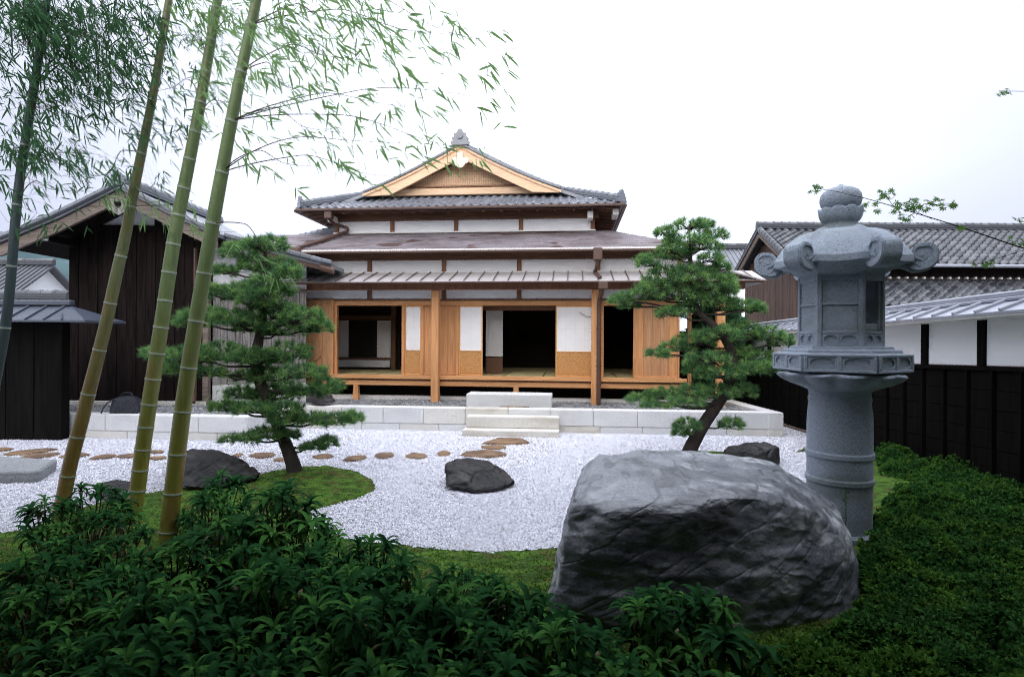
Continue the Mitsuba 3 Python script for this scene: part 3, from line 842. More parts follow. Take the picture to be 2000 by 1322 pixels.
# ------------------------------------------------------------------ gatehouse at the left
gate = thing('gatehouse', 'dark boarded gabled building at the left behind the bamboo', 'building')
G = lambda name, mesh, m, smooth=False, **kw: part(gate, name, mesh, m, smooth, **kw)
AX, AZ = -8.95, 5.60
gp = [(-11.75, 4.31), (-10.3, 4.92), (AX, AZ), (-7.8, 5.02), (-6.72, 4.51), (-5.6, 4.20), (-4.5, 3.93)]
yf, yb = 12.9, 17.4
G('foundation', box(-11.0, -7.5, 13.95, 14.3, 0.42, 0.56, 0.01), 'granite_warm')
G('body', box(-10.9, -7.62, 14.06, 17.2, 0.45, 4.78), 'dark_board')
nb = 14
for i in range(nb):
    a = -10.92 + (3.32) * i / nb
    G('board', box(a + 0.004, a + 3.32 / nb - 0.004, 14.0 + 0.012 * (i % 2), 14.06, 0.56, 4.70 + 0.05, 0.006), 'dark_board')
G('corner_post', box(-7.60, -7.46, 13.96, 14.1, 0.45, 4.75, 0.01), 'weathered_flat')
G('tie_beam', box(-11.1, -7.3, 13.92, 14.08, 4.752, 4.86, 0.01), 'dark_board')
tri = [(-10.5, 4.865), (-7.4, 4.865), (-8.95, 5.50)]
G('gable_plaster', extrude(tri, 13.99, 14.03, [0, 0, 0], [1, 0, 0], [0, 0, 1], [0, 1, 0]), 'plaster')
G('gable_strut', box(-8.78, -8.64, 13.93, 14.0, 4.862, 5.4, 0.01), 'dark_board')
P = np.array([[(x, yf, z), (x, yb, z)] for x, z in gp[:5]])
G('roof', slab(P, [0, 0, -0.10]), 'roof_tile_2')
P = np.array([[(-6.70, 13.3, 4.50), (-6.70, yb, 4.50)], [(-5.6, 13.7, 4.22), (-5.6, yb, 4.22)], [(-4.5, 14.1, 3.97), (-4.5, 15.2, 3.97)]])
G('lean_to_roof', slab(P, [0, 0, -0.10]), 'roof_tile_2')
G('soffit', slab(np.array([[(x, yf + 0.1, z - 0.13), (x, yb, z - 0.13)] for x, z in gp[:5]]), [0, 0, -0.02]), 'dark_board')
fine = smooth_path([(x, yf + 0.02, z + 0.02) for x, z in gp[:3]], 13)
for p, q in zip(fine[:-1], fine[1:]): G('verge_tile', beam(p, q + (q - p) * 0.08, 0.22, 0.09, b=0.03), NEW[rng.integers(3)])
fine = smooth_path([(x, yf + 0.02, z + 0.02) for x, z in gp[2:5]], 10)
for p, q in zip(fine[:-1], fine[1:]): G('verge_tile', beam(p, q + (q - p) * 0.08, 0.22, 0.09, b=0.03), NEW[rng.integers(3)])
fine = smooth_path([(-6.75, 13.32, 4.53), (-5.6, 13.72, 4.25), (-4.5, 14.1, 4.0)], 11)
for p, q in zip(fine[:-1], fine[1:]): G('verge_tile', beam(p, q + (q - p) * 0.08, 0.22, 0.10, b=0.03), NEW[rng.integers(3)])
G('lean_to_fascia', join([beam((-6.7, 13.36, 4.36), (-5.6, 13.76, 4.08), 0.07, 0.14), beam((-5.6, 13.76, 4.08), (-4.5, 14.16, 3.83), 0.07, 0.14)]), 'pipe_brown')
G('eave_end', tube([(-4.75, 14.05, 3.88), (-4.42, 14.1, 3.80)], 0.09, 10), 'pipe_brown', 40)
for sg, seg in ((-1, [(-11.7, 4.20), (-10.3, 4.80), (AX, AZ - 0.12)]), (1, [(AX, AZ - 0.12), (-7.8, 4.90), (-6.75, 4.40)])):
    lo = [(x, z - (0.27 if abs(x - AX) < 0.1 else 0.25)) for x, z in seg]
    G('bargeboard', extrude(Polygon(seg + lo[::-1]), yf + 0.06, yf + 0.14, [0, 0, 0], [1, 0, 0], [0, 0, 1], [0, 1, 0]), 'weathered_flat')
G('yard_boards', box(-13, -10.905, 14.05, 14.12, 0, 2.6), 'dark_board')
# the ridge and its slopes' tiles seen from below at a glancing angle
ridge(gate, (AX, yf, AZ), (AX, yb, AZ), NEW, w=0.2, h=0.16, step=0.3, r=0.09)
G('ridge_ornament', extrude(oni(0.55), -0.05, 0.04, [AX, yf, AZ - 0.02], [1, 0, 0], [0, 0, 1], [0, 1, 0]), 'roof_tile_0')
plate = Polygon([(-0.2, 0.1), (0.2, 0.1), (0.24, -0.12), (0.12, -0.2), (0.0, -0.27), (-0.12, -0.2), (-0.24, -0.12)]).difference(Point(0, -0.02).buffer(0.07))
G('gable_pendant', extrude(plate, yf + 0.0, yf + 0.055, [AX, 0, 5.16], [1, 0, 0], [0, 0, 1], [0, 1, 0]), 'grey_board')
G('pendant_boss', extrude(Point(0, 0).buffer(0.055), yf - 0.06, yf + 0.04, [AX, 0, 5.14], [1, 0, 0], [0, 0, 1], [0, 1, 0]), 'dark_board')
for x, z in ((-10.75, 4.40), (-6.95, 4.36)):
    G('beam_end', box(x - 0.07, x + 0.07, yf + 0.15, yf + 0.2, z - 0.07, z + 0.07, 0.01), 'white_cap')
    G('purlin', box(x - 0.08, x + 0.08, yf + 0.205, 14.0, z - 0.08, z + 0.08, 0.01), 'dark_board')
G('down_pipe', tube([(-7.72, 13.86, 4.3), (-7.72, 13.86, 0.75), (-7.66, 13.7, 0.56)], 0.045, 8), 'pipe_brown', 40)
# side wall with plaster above and weathered boards below
a0, a1 = np.array([-7.45, 14.15]), np.array([-5.5, 15.2])
d = norm(a1 - a0); n2 = np.array([-d[1], d[0]])
SM = frame([a0[0], a0[1], 0], [d[0], d[1], 0], [n2[0], n2[1], 0], [0, 0, 1]); SL = np.linalg.norm(a1 - a0)
G('side_plaster', xf(box(0, SL, 0.0, 0.1, 3.42, 4.35, 0.005), SM), 'plaster')
G('side_footing', xf(box(0, SL, -0.02, 0.12, 0.42, 0.95, 0.01), SM), 'granite')
G('side_cap', xf(box(0, SL, -0.08, 0.09, 3.34, 3.415, 0.01), SM), 'weathered_flat')
for i in range(13):
    G('side_board', xf(box(i * SL / 13 + 0.004, (i + 1) * SL / 13 - 0.004, -0.03 + 0.012 * (i % 2), 0.05, 0.95, 3.338, 0.006), SM), 'grey_board')

# ------------------------------------------------------------------ boundary walls
lw = thing('left_boundary_wall', 'black boarded boundary wall with a metal coping at the left edge', 'wall')
part(lw, 'core', box(-14, -9.28, 11.76, 11.95, 0, 2.45), 'black_board')
for i in range(16):
    x1 = -9.26 - i * 0.29
    part(lw, 'board', box(x1 - 0.286, x1, 11.70 + 0.012 * (i % 2), 11.755, -0.02, 2.44, 0.006), 'black_board')
cz, ez, yc = 2.78, 2.46, 11.85
for sg in (-1, 1):
    part(lw, 'coping', slab(np.array([[(-14, yc + sg * 0.6, ez), (-14, yc, cz)], [(-8.45, yc + sg * 0.6, ez), (-9.2, yc, cz)]]), [0, 0, -0.04]), 'coping_metal_shaded')
part(lw, 'coping', slab(np.array([[(-8.45, yc - 0.6, ez), (-9.2, yc, cz)], [(-8.45, yc + 0.6, ez), (-9.2, yc + 0.001, cz)]]), [0, 0, -0.04]), 'coping_metal_shaded')
for i in range(14):
    x = -8.9 - i * 0.37
    part(lw, 'coping_batten', beam((x, yc - 0.61, ez + 0.015), (x - 0.0, yc - 0.02, cz + 0.012), 0.035, 0.035) if x < -9.2 else beam((x, yc - 0.61, ez + 0.015), (x - 0.2, yc - 0.36, ez + 0.13), 0.035, 0.035), 'coping_metal_shaded')
part(lw, 'coping_ridge', beam((-14, yc, cz + 0.05), (-9.15, yc, cz + 0.05), 0.16, 0.12, b=0.05), 'coping_metal_shaded')

rw = thing('right_boundary_wall', 'long plaster and dark board boundary wall with metal coping behind the lantern', 'wall')
XW, SLP = 6.9, -0.027


def wz(y, z): return z + SLP * (y - 8.0)


def wbox(y0, y1, x0, x1, z0, z1, b=0.006):
    v, f = box(x0, x1, y0, y1, z0, z1, b)
    v = v.copy(); v[:, 2] += SLP * (v[:, 1] - 8.0) * (v[:, 2] > 0.5)
    return v, f


posts = [4.95, 6.05, 7.2, 8.33, 9.48, 10.62, 11.75, 12.9, 14.05, 15.2, 16.4, 17.6]
for a, b in zip(posts[:-1], posts[1:]):
    part(rw, 'plaster_panel', wbox(a + 0.062, b - 0.062, XW, XW + 0.10, 1.805, 2.48, 0.004), 'plaster')
for p in posts:
    part(rw, 'post', wbox(p - 0.06, p + 0.06, XW - 0.05, XW + 0.1, 1.80, 2.50, 0.008), 'black_board')
part(rw, 'rail', wbox(4.9, 17.7, XW - 0.06, XW + 0.1, 1.735, 1.798, 0.008), 'black_board')
part(rw, 'core', wbox(4.9, 17.7, XW + 0.02, XW + 0.12, -0.05, 1.73), 'black_board')
y = 4.9
while y < 17.6:
    for j in range(6):
        part(rw, 'board', wbox(y + 0.045, y + 0.415, XW - 0.018 + 0.004 * (j % 2), XW + 0.018, 0.05 + j * 0.28, 0.05 + j * 0.28 + 0.274, 0.006), 'black_board')
    part(rw, 'board_batten', wbox(y, y + 0.04, XW - 0.045, XW + 0.018, 0.02, 1.732, 0.006), 'black_board')
    y += 0.46
part(rw, 'footing', box(XW - 0.1, XW + 0.12, 4.9, 17.7, -0.05, 0.05, 0.01), 'weathered_flat')
cy0, cy1 = 4.6, 17.9
Q = lambda x, y, z: (x, y, wz(y, z))
for sg in (-1, 1):
    part(rw, 'coping', slab(np.array([[Q(XW + 0.05 + sg * 0.52, cy0, 2.535), Q(XW + 0.05, cy0, 2.74)], [Q(XW + 0.05 + sg * 0.52, cy1, 2.535), Q(XW + 0.05, cy1, 2.74)]]), [0, 0, -0.03]), 'coping_metal')
part(rw, 'coping_soffit', slab(np.array([[Q(XW - 0.44, cy0, 2.50), Q(XW - 0.06, cy0, 2.50)], [Q(XW - 0.44, cy1, 2.50), Q(XW - 0.06, cy1, 2.50)]]), [0, 0, -0.03]), 'white_cap')
y = cy0 + 0.1
while y < cy1:
    part(rw, 'coping_batten', beam(Q(XW - 0.485, y, 2.555), Q(XW + 0.0, y, 2.745), 0.035, 0.04, b=0.008), 'coping_metal')
    y += 0.40
part(rw, 'coping_ridge', beam(Q(XW + 0.05, cy0, 2.80), Q(XW + 0.05, cy1, 2.80), 0.17, 0.09, b=0.04), 'coping_metal')
part(rw, 'coping_course', beam(Q(XW + 0.05, cy0, 2.735), Q(XW + 0.05, cy1, 2.735), 0.24, 0.05, b=0.01), 'coping_metal')

bk = thing('back_fence', 'dark board fence closing the passage behind the right end of the house', 'fence')
for i in range(12):
    part(bk, 'board', box(4.6 + i * 0.21, 4.6 + i * 0.21 + 0.206, 18.3 + 0.012 * (i % 2), 18.34, 0, 2.35, 0.006), 'black_board')
part(bk, 'cap', box(4.55, 7.1, 18.24, 18.4, 2.352, 2.42, 0.01), 'black_board')

# ------------------------------------------------------------------ storehouse beyond the right wall
st = thing('storehouse', 'long brown boarded storehouse with two grey tiled roofs beyond the right wall', 'building')
S = lambda name, mesh, m, smooth=False, **kw: part(st, name, mesh, m, smooth, **kw)
X0, X1, YR = 8.6, 24.0, 20.0
S('body', box(X0 + 0.45, X1, 18.05, 22.0, 0, 4.75), 'barn_board')
for i in range(17):
    a = 18.05 + i * 3.95 / 17
    zt = 4.9 + 1.15 * (1 - abs(a + 0.12 - 20.0) / 2.1)
    S('gable_board', box(X0 + 0.40 + 0.01 * (i % 2), X0 + 0.449, a + 0.004, a + 3.95 / 17 - 0.004, 0, zt - 0.25, 0.005), 'barn_board')
S('gable_wall', extrude([(18.05, 4.7), (22.0, 4.7), (20.0, 5.95)], X0 + 0.46, X0 + 0.6, [0, 0, 0], [0, 1, 0], [0, 0, 1], [1, 0, 0]), 'barn_board')
for sg in (-1, 1):
    S('roof', slab(np.array([[(X0, YR + sg * 2.5, 4.50), (X0, YR, 6.05)], [(X1, YR + sg * 2.5, 4.50), (X1, YR, 6.05)]]), [0, 0, -0.09]), 'old_tile_2')
    S('bargeboard', beam((X0 + 0.08, YR + sg * 2.5, 4.34), (X0 + 0.08, YR, 5.89), 0.06, 0.22), 'weathered_flat')
    fine = smooth_path([(X0 + 0.06, YR + sg * 2.5, 4.55), (X0 + 0.06, YR + sg * 1.2, 5.35), (X0 + 0.06, YR, 6.10)], 14)
    for p, q in zip(fine[:-1], fine[1:]): S('verge_tile', tube([p, q + (q - p) * 0.1], [0.085, 0.075], 8), OLD[rng.integers(3)], 40)
up1 = norm(np.array([0, 2.5, 1.55]))
tile_slope(st, (X0 + 0.16, YR - 2.53, 4.52), (1, 0, 0), up1, 44, 11, 0.27, 0.258, lambda a, b: b < 2.80, OLD, 6, 290, 'upper_tile', 0.05, 0.05)
ridge(st, (X0 - 0.02, YR, 6.05), (X1, YR, 6.05), OLD, w=0.22, h=0.17, step=0.28, r=0.085)
S('painted_eave_shade', box(X0 + 0.46, X1, 18.0, 18.048, 4.17, 4.74), 'dark_board')  # dark strip paints the shade under the upper eave onto the wall
S('gutter', tube([(X0 + 0.2, YR - 2.58, 4.46), (X1, YR - 2.58, 4.46)], 0.055, 8), 'coping_metal', 40)
S('soffit', box(X0 + 0.4, X1, 17.55, 18.05, 4.40, 4.43), 'dark_board')
up2 = norm(np.array([0, 1.5, 0.92]))
S('lower_roof', slab(np.array([[(X0 + 0.45, 16.5, 3.16), (X0 + 0.45, 18.04, 4.08)], [(X1, 16.5, 3.16), (X1, 18.04, 4.08)]]), [0, 0, -0.09]), 'old_tile_2')
tile_slope(st, (X0 + 0.46, 16.48, 3.18), (1, 0, 0), up2, 40, 7, 0.27, 0.25, lambda a, b: True, OLD, 7, 280, 'lower_tile', 0.05, 0.05)
for i in range(34):
    x = X0 + 0.62 + i * 0.27
    S('course_glint', tube([(x, 17.93, 4.14), (x, 18.03, 4.14)], 0.04, 8), 'white_cap', 40)  # white discs stand in for highlights along the top tile course
S('lower_wall', box(X0 + 0.6, X1, 17.2, 18.0, 0, 3.3), 'barn_board')


def far_house(name, label, x0, x1, y0, y1, zw, zr, axis, wall='plaster', roofm='old_tile_0', over=0.5):
    k = thing(name, label, 'house', None)
    part(k, 'wall', box(x0, x1, y0, y1, -1, zw), wall)
    if axis == 'x':
        ym = (y0 + y1) / 2; s_ = (zr - zw) / (ym - y0)
        for sg, ye in ((-1, y0 - over), (1, y1 + over)):
            part(k, 'roof', slab(np.array([[(x0 - over, ye, zw - s_ * over), (x0 - over, ym, zr)], [(x1 + over, ye, zw - s_ * over), (x1 + over, ym, zr)]]), [0, 0, -0.14]), roofm)
        part(k, 'gable', extrude([(y0, zw), (y1, zw), (ym, zr - 0.12)], x0 + 0.02, x1 - 0.02, [0, 0, 0], [0, 1, 0], [0, 0, 1], [1, 0, 0]), wall)
        n = int((x1 - x0 + 2 * over) / 0.30)
        rr = [beam((x0 - over + 0.15 + i * 0.30, y0 - over, zw - s_ * over + 0.03), (x0 - over + 0.15 + i * 0.30, ym, zr + 0.03), 0.11, 0.06, b=0.03) for i in range(n)]
        part(k, 'tile_rows', join(rr), roofm, kind='stuff')
        ridge(k, (x0 - over, ym, zr), (x1 + over, ym, zr), OLD, w=0.3, h=0.25, step=0.6, r=0.14)
    return k


k = far_house('distant_house', 'white gabled tiled house far off behind the left boundary wall', -36.5, -27.5, 31, 36, 4.5, 6.3, 'x')
part(k, 'eave_band', box(-36.4, -27.44, 30.9, 36.1, 2.9, 3.5), 'barn_board')
k = far_house('distant_house', 'small low tiled house close behind the left boundary wall', -24.0, -19.4, 22.5, 26.0, 2.6, 3.7, 'x')
k = far_house('distant_house', 'pale house with dark roof between the right pine and the storehouse', 14.2, 17.5, 36.0, 40.0, 6.6, 8.2, 'x', roofm='roof_tile_2')

# far hill at the left
hx = np.linspace(-1000, 700, 110); hy = np.linspace(380, 800, 26)
X, Y = np.meshgrid(hx, hy)
top = 118 * np.exp(-((X + 600) / 230) ** 2) + 12
Z = top * np.sin(np.clip((Y - 380) / 300, 0, 1) * np.pi / 2) * (0.75 + 0.5 * meshkit.fbm(np.stack([X * 0.008, Y * 0.008, X * 0], -1), 4, 2)) - 3 + 4 * meshkit.noise(np.stack([X * 0.06, Y * 0.06, X * 0], -1), 3)
gi = np.arange(X.size).reshape(X.shape)
setting('hill', (np.c_[X.ravel(), Y.ravel(), Z.ravel()], np.stack([gi[:-1, :-1].ravel(), gi[:-1, 1:].ravel(), gi[1:, 1:].ravel(), gi[1:, :-1].ravel()], 1)), 'hazed_forest_hill', True, 'wooded hill far off at the left')

# ------------------------------------------------------------------ unseen pavilion behind the camera, eaves lengthened to shade the foreground
pv = thing('shade_pavilion', 'unseen dark timber pavilion, eaves lengthened to shade the garden foreground', 'building')
part(pv, 'floor', box(-9.5, 9, -6, 0.5, 0.35, 0.50, 0.01), 'brown_flat')
part(pv, 'wall', box(-9.5, 9, -1.9, -1.75, 0.5, 4.6), 'dark_board')
part(pv, 'roof', slab(np.array([[(-11, 3.3, 4.36), (-11, -3, 6.3)], [(10, 3.3, 4.36), (10, -3, 6.3)]]), [0, 0, -0.12]), 'dark_board')
part(pv, 'roof', slab(np.array([[(-11, -9.3, 4.36), (-11, -3, 6.3)], [(10, -9.3, 4.36), (10, -3, 6.3)]]), [0, 0, -0.12]), 'dark_board')
for x in (-6, -2.6, 2.6, 6):
    part(pv, 'post', box(x - 0.07, x + 0.07, 0.9, 1.04, 0.0, 4.9), 'brown_upright')

def evergreen(label, x, y, h, w, seed):
    k = thing('evergreen_tree', label, 'tree')
    r = np.random.default_rng(seed)
    part(k, 'trunk', tube(smooth_path([[x, y, -0.1], [x + 0.1, y, h * 0.45], [x, y + 0.1, h * 0.85]], 14), np.linspace(0.2, 0.06, 14), 9), 'twig', True)
    u = norm(r.normal(size=(5200, 3))) * r.uniform(0.45, 1.0, (5200, 1)) ** 0.5
    c = np.array([x, y, h * 0.56]) + u * [w, w, h * 0.46]
    c = c[meshkit.noise(c * 1.1, seed) > 0.25]
    a = norm(r.normal(size=c.shape)); b = norm(np.cross(a, r.normal(size=c.shape)))
    s = r.uniform(0.08, 0.17, (len(c), 1))
    v = np.stack([c - a * s, c + b * s * 0.5, c + a * s, c - b * s * 0.5], 1).reshape(-1, 3)
    part(k, 'crown', (v, np.arange(len(v)).reshape(-1, 4)), 'bamboo_leaf_dark', False, kind='stuff')


# ------------------------------------------------------------------ rocks and stepping stones
def rock(pts, edge, amp, seed, freq=2.5, crack=0.0, strata=(1, 1, 1)):
    t = trimesh.convex.convex_hull(np.asarray(pts))
    v, f = trimesh.remesh.subdivide_to_size(t.vertices, t.faces, edge)
    t = trimesh.Trimesh(v, f, process=True); t.merge_vertices()
    trimesh.smoothing.filter_laplacian(t, lamb=0.5, iterations=int(6 + 0.05 / edge * 8), volume_constraint=False)
    p = np.array(t.vertices); n = np.array(t.vertex_normals)
    q = p * np.array(strata)
    h = amp * (meshkit.fbm(q * freq, 5, seed) - 0.5) * 2
    rid = 1 - np.abs(meshkit.fbm(q * freq * 1.7 + 7, 3, seed + 9) - 0.5) * 4
    h += amp * 0.35 * np.clip(rid, 0, 1)
    if crack:
        for s_, fr in ((21, 1.0), (33, 1.6)):
            w = meshkit.fbm(q * fr + meshkit.noise(q * 3, s_)[:, None] * 0.25, 2, seed + s_)
            h -= crack * np.exp(-np.square((w - 0.5) / 0.012))
    return p + n * h[:, None], np.array(t.faces)


bp = [at(*q) for q in [(1122, 980, 4.15), (1135, 950, 4.5), (1178, 1000, 4.0), (1235, 1022, 3.95), (1330, 1010, 3.92), (1420, 972, 4.0), (1500, 974, 4.1), (1565, 992, 4.25), (1640, 1040, 4.5),
                       (1142, 915, 4.9), (1170, 884, 5.2), (1240, 878, 5.4), (1310, 886, 5.5), (1440, 889, 5.6), (1512, 904, 5.6), (1580, 950, 5.4), (1634, 990, 5.2),
                       (1668, 1080, 4.85), (1680, 1190, 4.5), (1108, 1020, 4.4), (1082, 1110, 4.4), (1072, 1240, 4.05), (1200, 1290, 3.9), (1300, 1295, 3.85), (1500, 1295, 3.9), (1676, 1270, 4.15),
                       (1110, 1110, 6.0), (1600, 1080, 6.1)]]
solo('boulder', rock(bp, 0.02, 0.05, 3, 2.2, 0.0, (0.8, 1, 1.9)), 'big_rock_face', 'massive pale-topped boulder in the foreground beside the stone lantern', 'boulder', True)
rp = [at(*q) for q in [(869, 905, 8.2), (872, 950, 7.95), (890, 897, 8.4), (915, 893, 8.6), (945, 897, 8.6), (965, 915, 8.4), (985, 935, 8.2), (1004, 943, 8.2), (930, 962, 7.8), (960, 955, 7.9), (990, 950, 8.0), (880, 930, 8.9), (990, 925, 9.0)]]
solo('rock', rock(rp, 0.03, 0.05, 12, 4.0, 0.02), 'dark_rock_face', 'lone dark rock in the middle of the pale gravel', 'rock', True)
rp = [at(*q) for q in [(1402, 893, 9.5), (1405, 910, 9.3), (1425, 872, 9.8), (1455, 863, 10.0), (1500, 864, 10.0), (1523, 872, 9.8), (1521, 905, 9.6), (1500, 918, 9.2), (1470, 890, 9.2), (1430, 925, 9.2), (1520, 890, 10.3), (1430, 880, 10.4)]]
solo('rock', rock(rp, 0.03, 0.045, 15, 3.5, 0.02), 'dark_rock_face', 'dark rock beside the foot of the right pine, behind the boulder', 'rock', True)
rp = [at(*q) for q in [(335, 935, 7.6), (345, 885, 8.4), (375, 878, 8.7), (420, 878, 8.7), (455, 890, 8.4), (480, 905, 8.2), (507, 925, 8.2), (500, 935, 8.0), (420, 955, 7.5), (360, 950, 7.5), (345, 900, 9.2), (470, 900, 9.2)]]
solo('rock', rock(rp, 0.035, 0.06, 18, 3.5, 0.02), 'dark_rock_face', 'dark ridged rock behind the leafy shrubs, left of the left pine', 'rock', True)
rp = [at(*q) for q in [(598, 785, 13.6), (602, 772, 13.8), (625, 768, 13.9), (648, 772, 13.8), (657, 785, 13.6), (630, 790, 13.3), (610, 775, 14.3), (645, 778, 14.3)]]
solo('rock', rock(rp, 0.04, 0.04, 20, 5.0), 'dark_rock_face', 'small dark rock on the podium pebbles left of the veranda', 'rock', True)
rp = [at(*q) for q in [(180, 955, 7.3), (190, 944, 7.6), (230, 938, 7.7), (262, 942, 7.6), (270, 958, 7.2), (220, 960, 7.1), (225, 945, 8.2)]]
solo('rock', rock(rp, 0.03, 0.03, 22, 5.0), 'dark_rock_face', 'low dark rock between the two left bamboo culms', 'rock', True)
bl = [ground_at(-60, 946)[:2], ground_at(75, 943)[:2], ground_at(112, 918)[:2], ground_at(-60, 908)[:2]]
k = solo('slab_stone', rock([[x, y, z] for x, y in bl for z in (-0.05, 0.17)], 0.05, 0.02, 30, 5.0), 'slab_granite', 'squared pale stone slab at the left edge of the gravel', 'slab', 35)


def step_stone(px0, px1, pyc, hpx, seed, label, z=0.0, zt=0.035, tilt=0.0):
    a, b = ground_at(px0, pyc + tilt, z), ground_at(px1, pyc - tilt, z)
    c = (a + b) / 2; d = norm((b - a)[:2]); L = np.linalg.norm((b - a)[:2]) / 2
    near, far = ground_at((px0 + px1) / 2, pyc + hpx, z), ground_at((px0 + px1) / 2, pyc - hpx, z)
    Wd = max(0.12, abs(far[1] - near[1]) / 2)
    r = np.random.default_rng(seed)
    th = np.sort(r.uniform(0, 2 * np.pi, 11) * 0.25 + np.linspace(0, 2 * np.pi, 12)[:11])
    rad = r.uniform(0.84, 1.06, 11)
    n2 = np.array([-d[1], d[0]])
    pts = []
    for t_, q in zip(th, rad):
        xy = c[:2] + d * math.cos(t_) * L * q + n2 * math.sin(t_) * Wd * q
        pts += [[*xy, z - 0.03], [*(c[:2] + (xy - c[:2]) * 0.95), z + zt]]
    solo('stepping_stone', rock(pts, 0.06, 0.011, seed, 7.0), 'step_stone_face', label, 'stepping stone', True, 'stepping stones across the gravel')


where = 'orange-brown stepping stone '
for i, (a, b, y, h, ti, lab) in enumerate([
        (927, 1045, 863, 7, 0, 'large flat orange stepping stone touching the foot of the granite steps'),
        (932, 994, 875, 5, 0, 'narrow orange stepping stone between the two large ones before the granite steps'),
        (897, 994, 888, 8, 1, 'large ragged orange stepping stone just behind the lone dark rock'),
        (850, 882, 887, 6, 0, where + 'nearly square, left of the large ragged one'),
        (788, 839, 892, 7, 2, where + 'third to the left of the lone dark rock'),
        (726, 772, 891, 7.5, 0, where + 'pointed, in the open gravel right of the left pine'),
        (670, 720, 897, 7, -1, where + 'just beyond the tip of the moss mound'),
        (608, 656, 893, 5.5, 0, where + 'immediately right of the left pine trunk'),
        (527, 575, 899, 5, 0, where + 'partly behind the left pine trunk'),
        (484, 545, 891, 6.5, 1, where + 'immediately left of the left pine trunk'),
        (455, 474, 891, 6, 0, where + 'peeping out behind the ridged rock'),
        (288, 330, 896, 5, 2, where + 'half hidden behind the thickest bamboo culm, lower one'),
        (288, 322, 884, 5, 2, where + 'half hidden behind the thickest bamboo culm, upper one'),
        (230, 268, 892, 6, 5, where + 'immediately left of the middle bamboo culm'),
        (170, 228, 894, 6, 5, where + 'lying between the left and middle bamboo culms'),
        (108, 186, 891, 6, 4, where + 'crossed by the left bamboo culm'),
        (36, 119, 892, 6, 7, where + 'left of the left bamboo culm, nearer of the long pair'),
        (2, 118, 884, 7, 7, where + 'left of the left bamboo culm, farther of the long pair'),
        (-20, 30, 880, 5, 2, where + 'at the left edge of the frame')]):
    step_stone(a, b, y, h, 100 + i, lab, tilt=ti)
step_stone(968, 1044, 795, 3.2, 140, 'thin orange slab lying before the shoe stone on the podium', z=0.47)

# ------------------------------------------------------------------ stone lantern
LX, LY = 3.40, 5.90
AZ0 = math.atan2(-LY, -LX)
lan = thing('stone_lantern', 'tall grey granite lantern with scrolled hexagonal roof and round column', 'lantern')
LT = lambda name, mesh, smooth=35, **kw: part(lan, name, mesh, 'granite_lantern', smooth, **kw)
LC = np.array([LX, LY, 0])
LT('column', lathe([(0.31, 0.05), (0.325, 0.12), (0.325, 0.19), (0.298, 0.22), (0.300, 0.45), (0.302, 0.69), (0.318, 0.705), (0.318, 0.745), (0.303, 0.76), (0.303, 0.83), (0.303, 0.95), (0.318, 0.965), (0.318, 1.005),
                    (0.303, 1.02), (0.303, 1.22), (0.298, 1.40), (0.285, 1.515), (0.292, 1.53), (0.292, 1.56), (0.284, 1.575), (0.284, 1.70)], 72, LC))


def petals(R, Z, th):
    k = np.clip((Z - 1.64) / 0.17, 0, 1)
    s = np.abs(np.sin(th * 6 + 0.35))
    return R * (1 - 0.085 * k * (1 - s ** 0.6)), Z - 0.018 * k * s


LT('lotus_base', lathe([(0.284, 1.60), (0.292, 1.635), (0.36, 1.67), (0.47, 1.715), (0.56, 1.765), (0.60, 1.808), (0.57, 1.835), (0.3, 1.845)], 144, LC, petals), True)


def hexring(R, z): return [(LX + R * math.cos(AZ0 + math.radians(30 + 60 * k)), LY + R * math.sin(AZ0 + math.radians(30 + 60 * k)), z) for k in range(6)]


def hexprism(levels):
    v = np.array([p for R, z in levels for p in hexring(R, z)] + [(LX, LY, levels[0][1]), (LX, LY, levels[-1][1])])
    f = []; m = len(levels); i = np.arange(6); j = (i + 1) % 6
    for k in range(m - 1):
        f += [np.stack([k * 6 + i, k * 6 + j, (k + 1) * 6 + j], 1), np.stack([k * 6 + i, (k + 1) * 6 + j, (k + 1) * 6 + i], 1)]
    f += [np.stack([j, i, i * 0 + 6 * m], 1), np.stack([(m - 1) * 6 + i, (m - 1) * 6 + j, i * 0 + 6 * m + 1], 1)]
    return v, np.vstack(f)


def face_frame(k, ap):
    """local frame of the k-th side: x along the side, y up, z outward, at apothem ap"""
    a = AZ0 + math.radians(60 * k)
    nz = np.array([math.cos(a), math.sin(a), 0]); x = np.cross(HZ, nz)
    return frame(LC + nz * ap, x, HZ, nz)


C30 = math.cos(math.radians(30))
LT('platform', hexprism([(0.60, 1.835), (0.612, 1.842), (0.612, 2.012), (0.60, 2.02), (0.545, 2.025), (0.54, 2.05), (0.532, 2.058), (0.475, 2.062), (0.47, 2.085), (0.462, 2.09)]), False)


def kozama(w, h):
    """bracket-arched outline carved into the panels"""
    x = np.array([-1, -.92, -.75, -.6, -.38, -.2, 0]) * w / 2
    y = np.array([-.1, .55, .62, .9, .86, 1.0, 1.0]) * h / 2
    top = list(zip(x, y)) + [(-a, b) for a, b in list(zip(x, y))[-2::-1]]
    bot = [(a, -b * 0.9) for a, b in top[::-1]]
    return Polygon(top + bot).buffer(0)


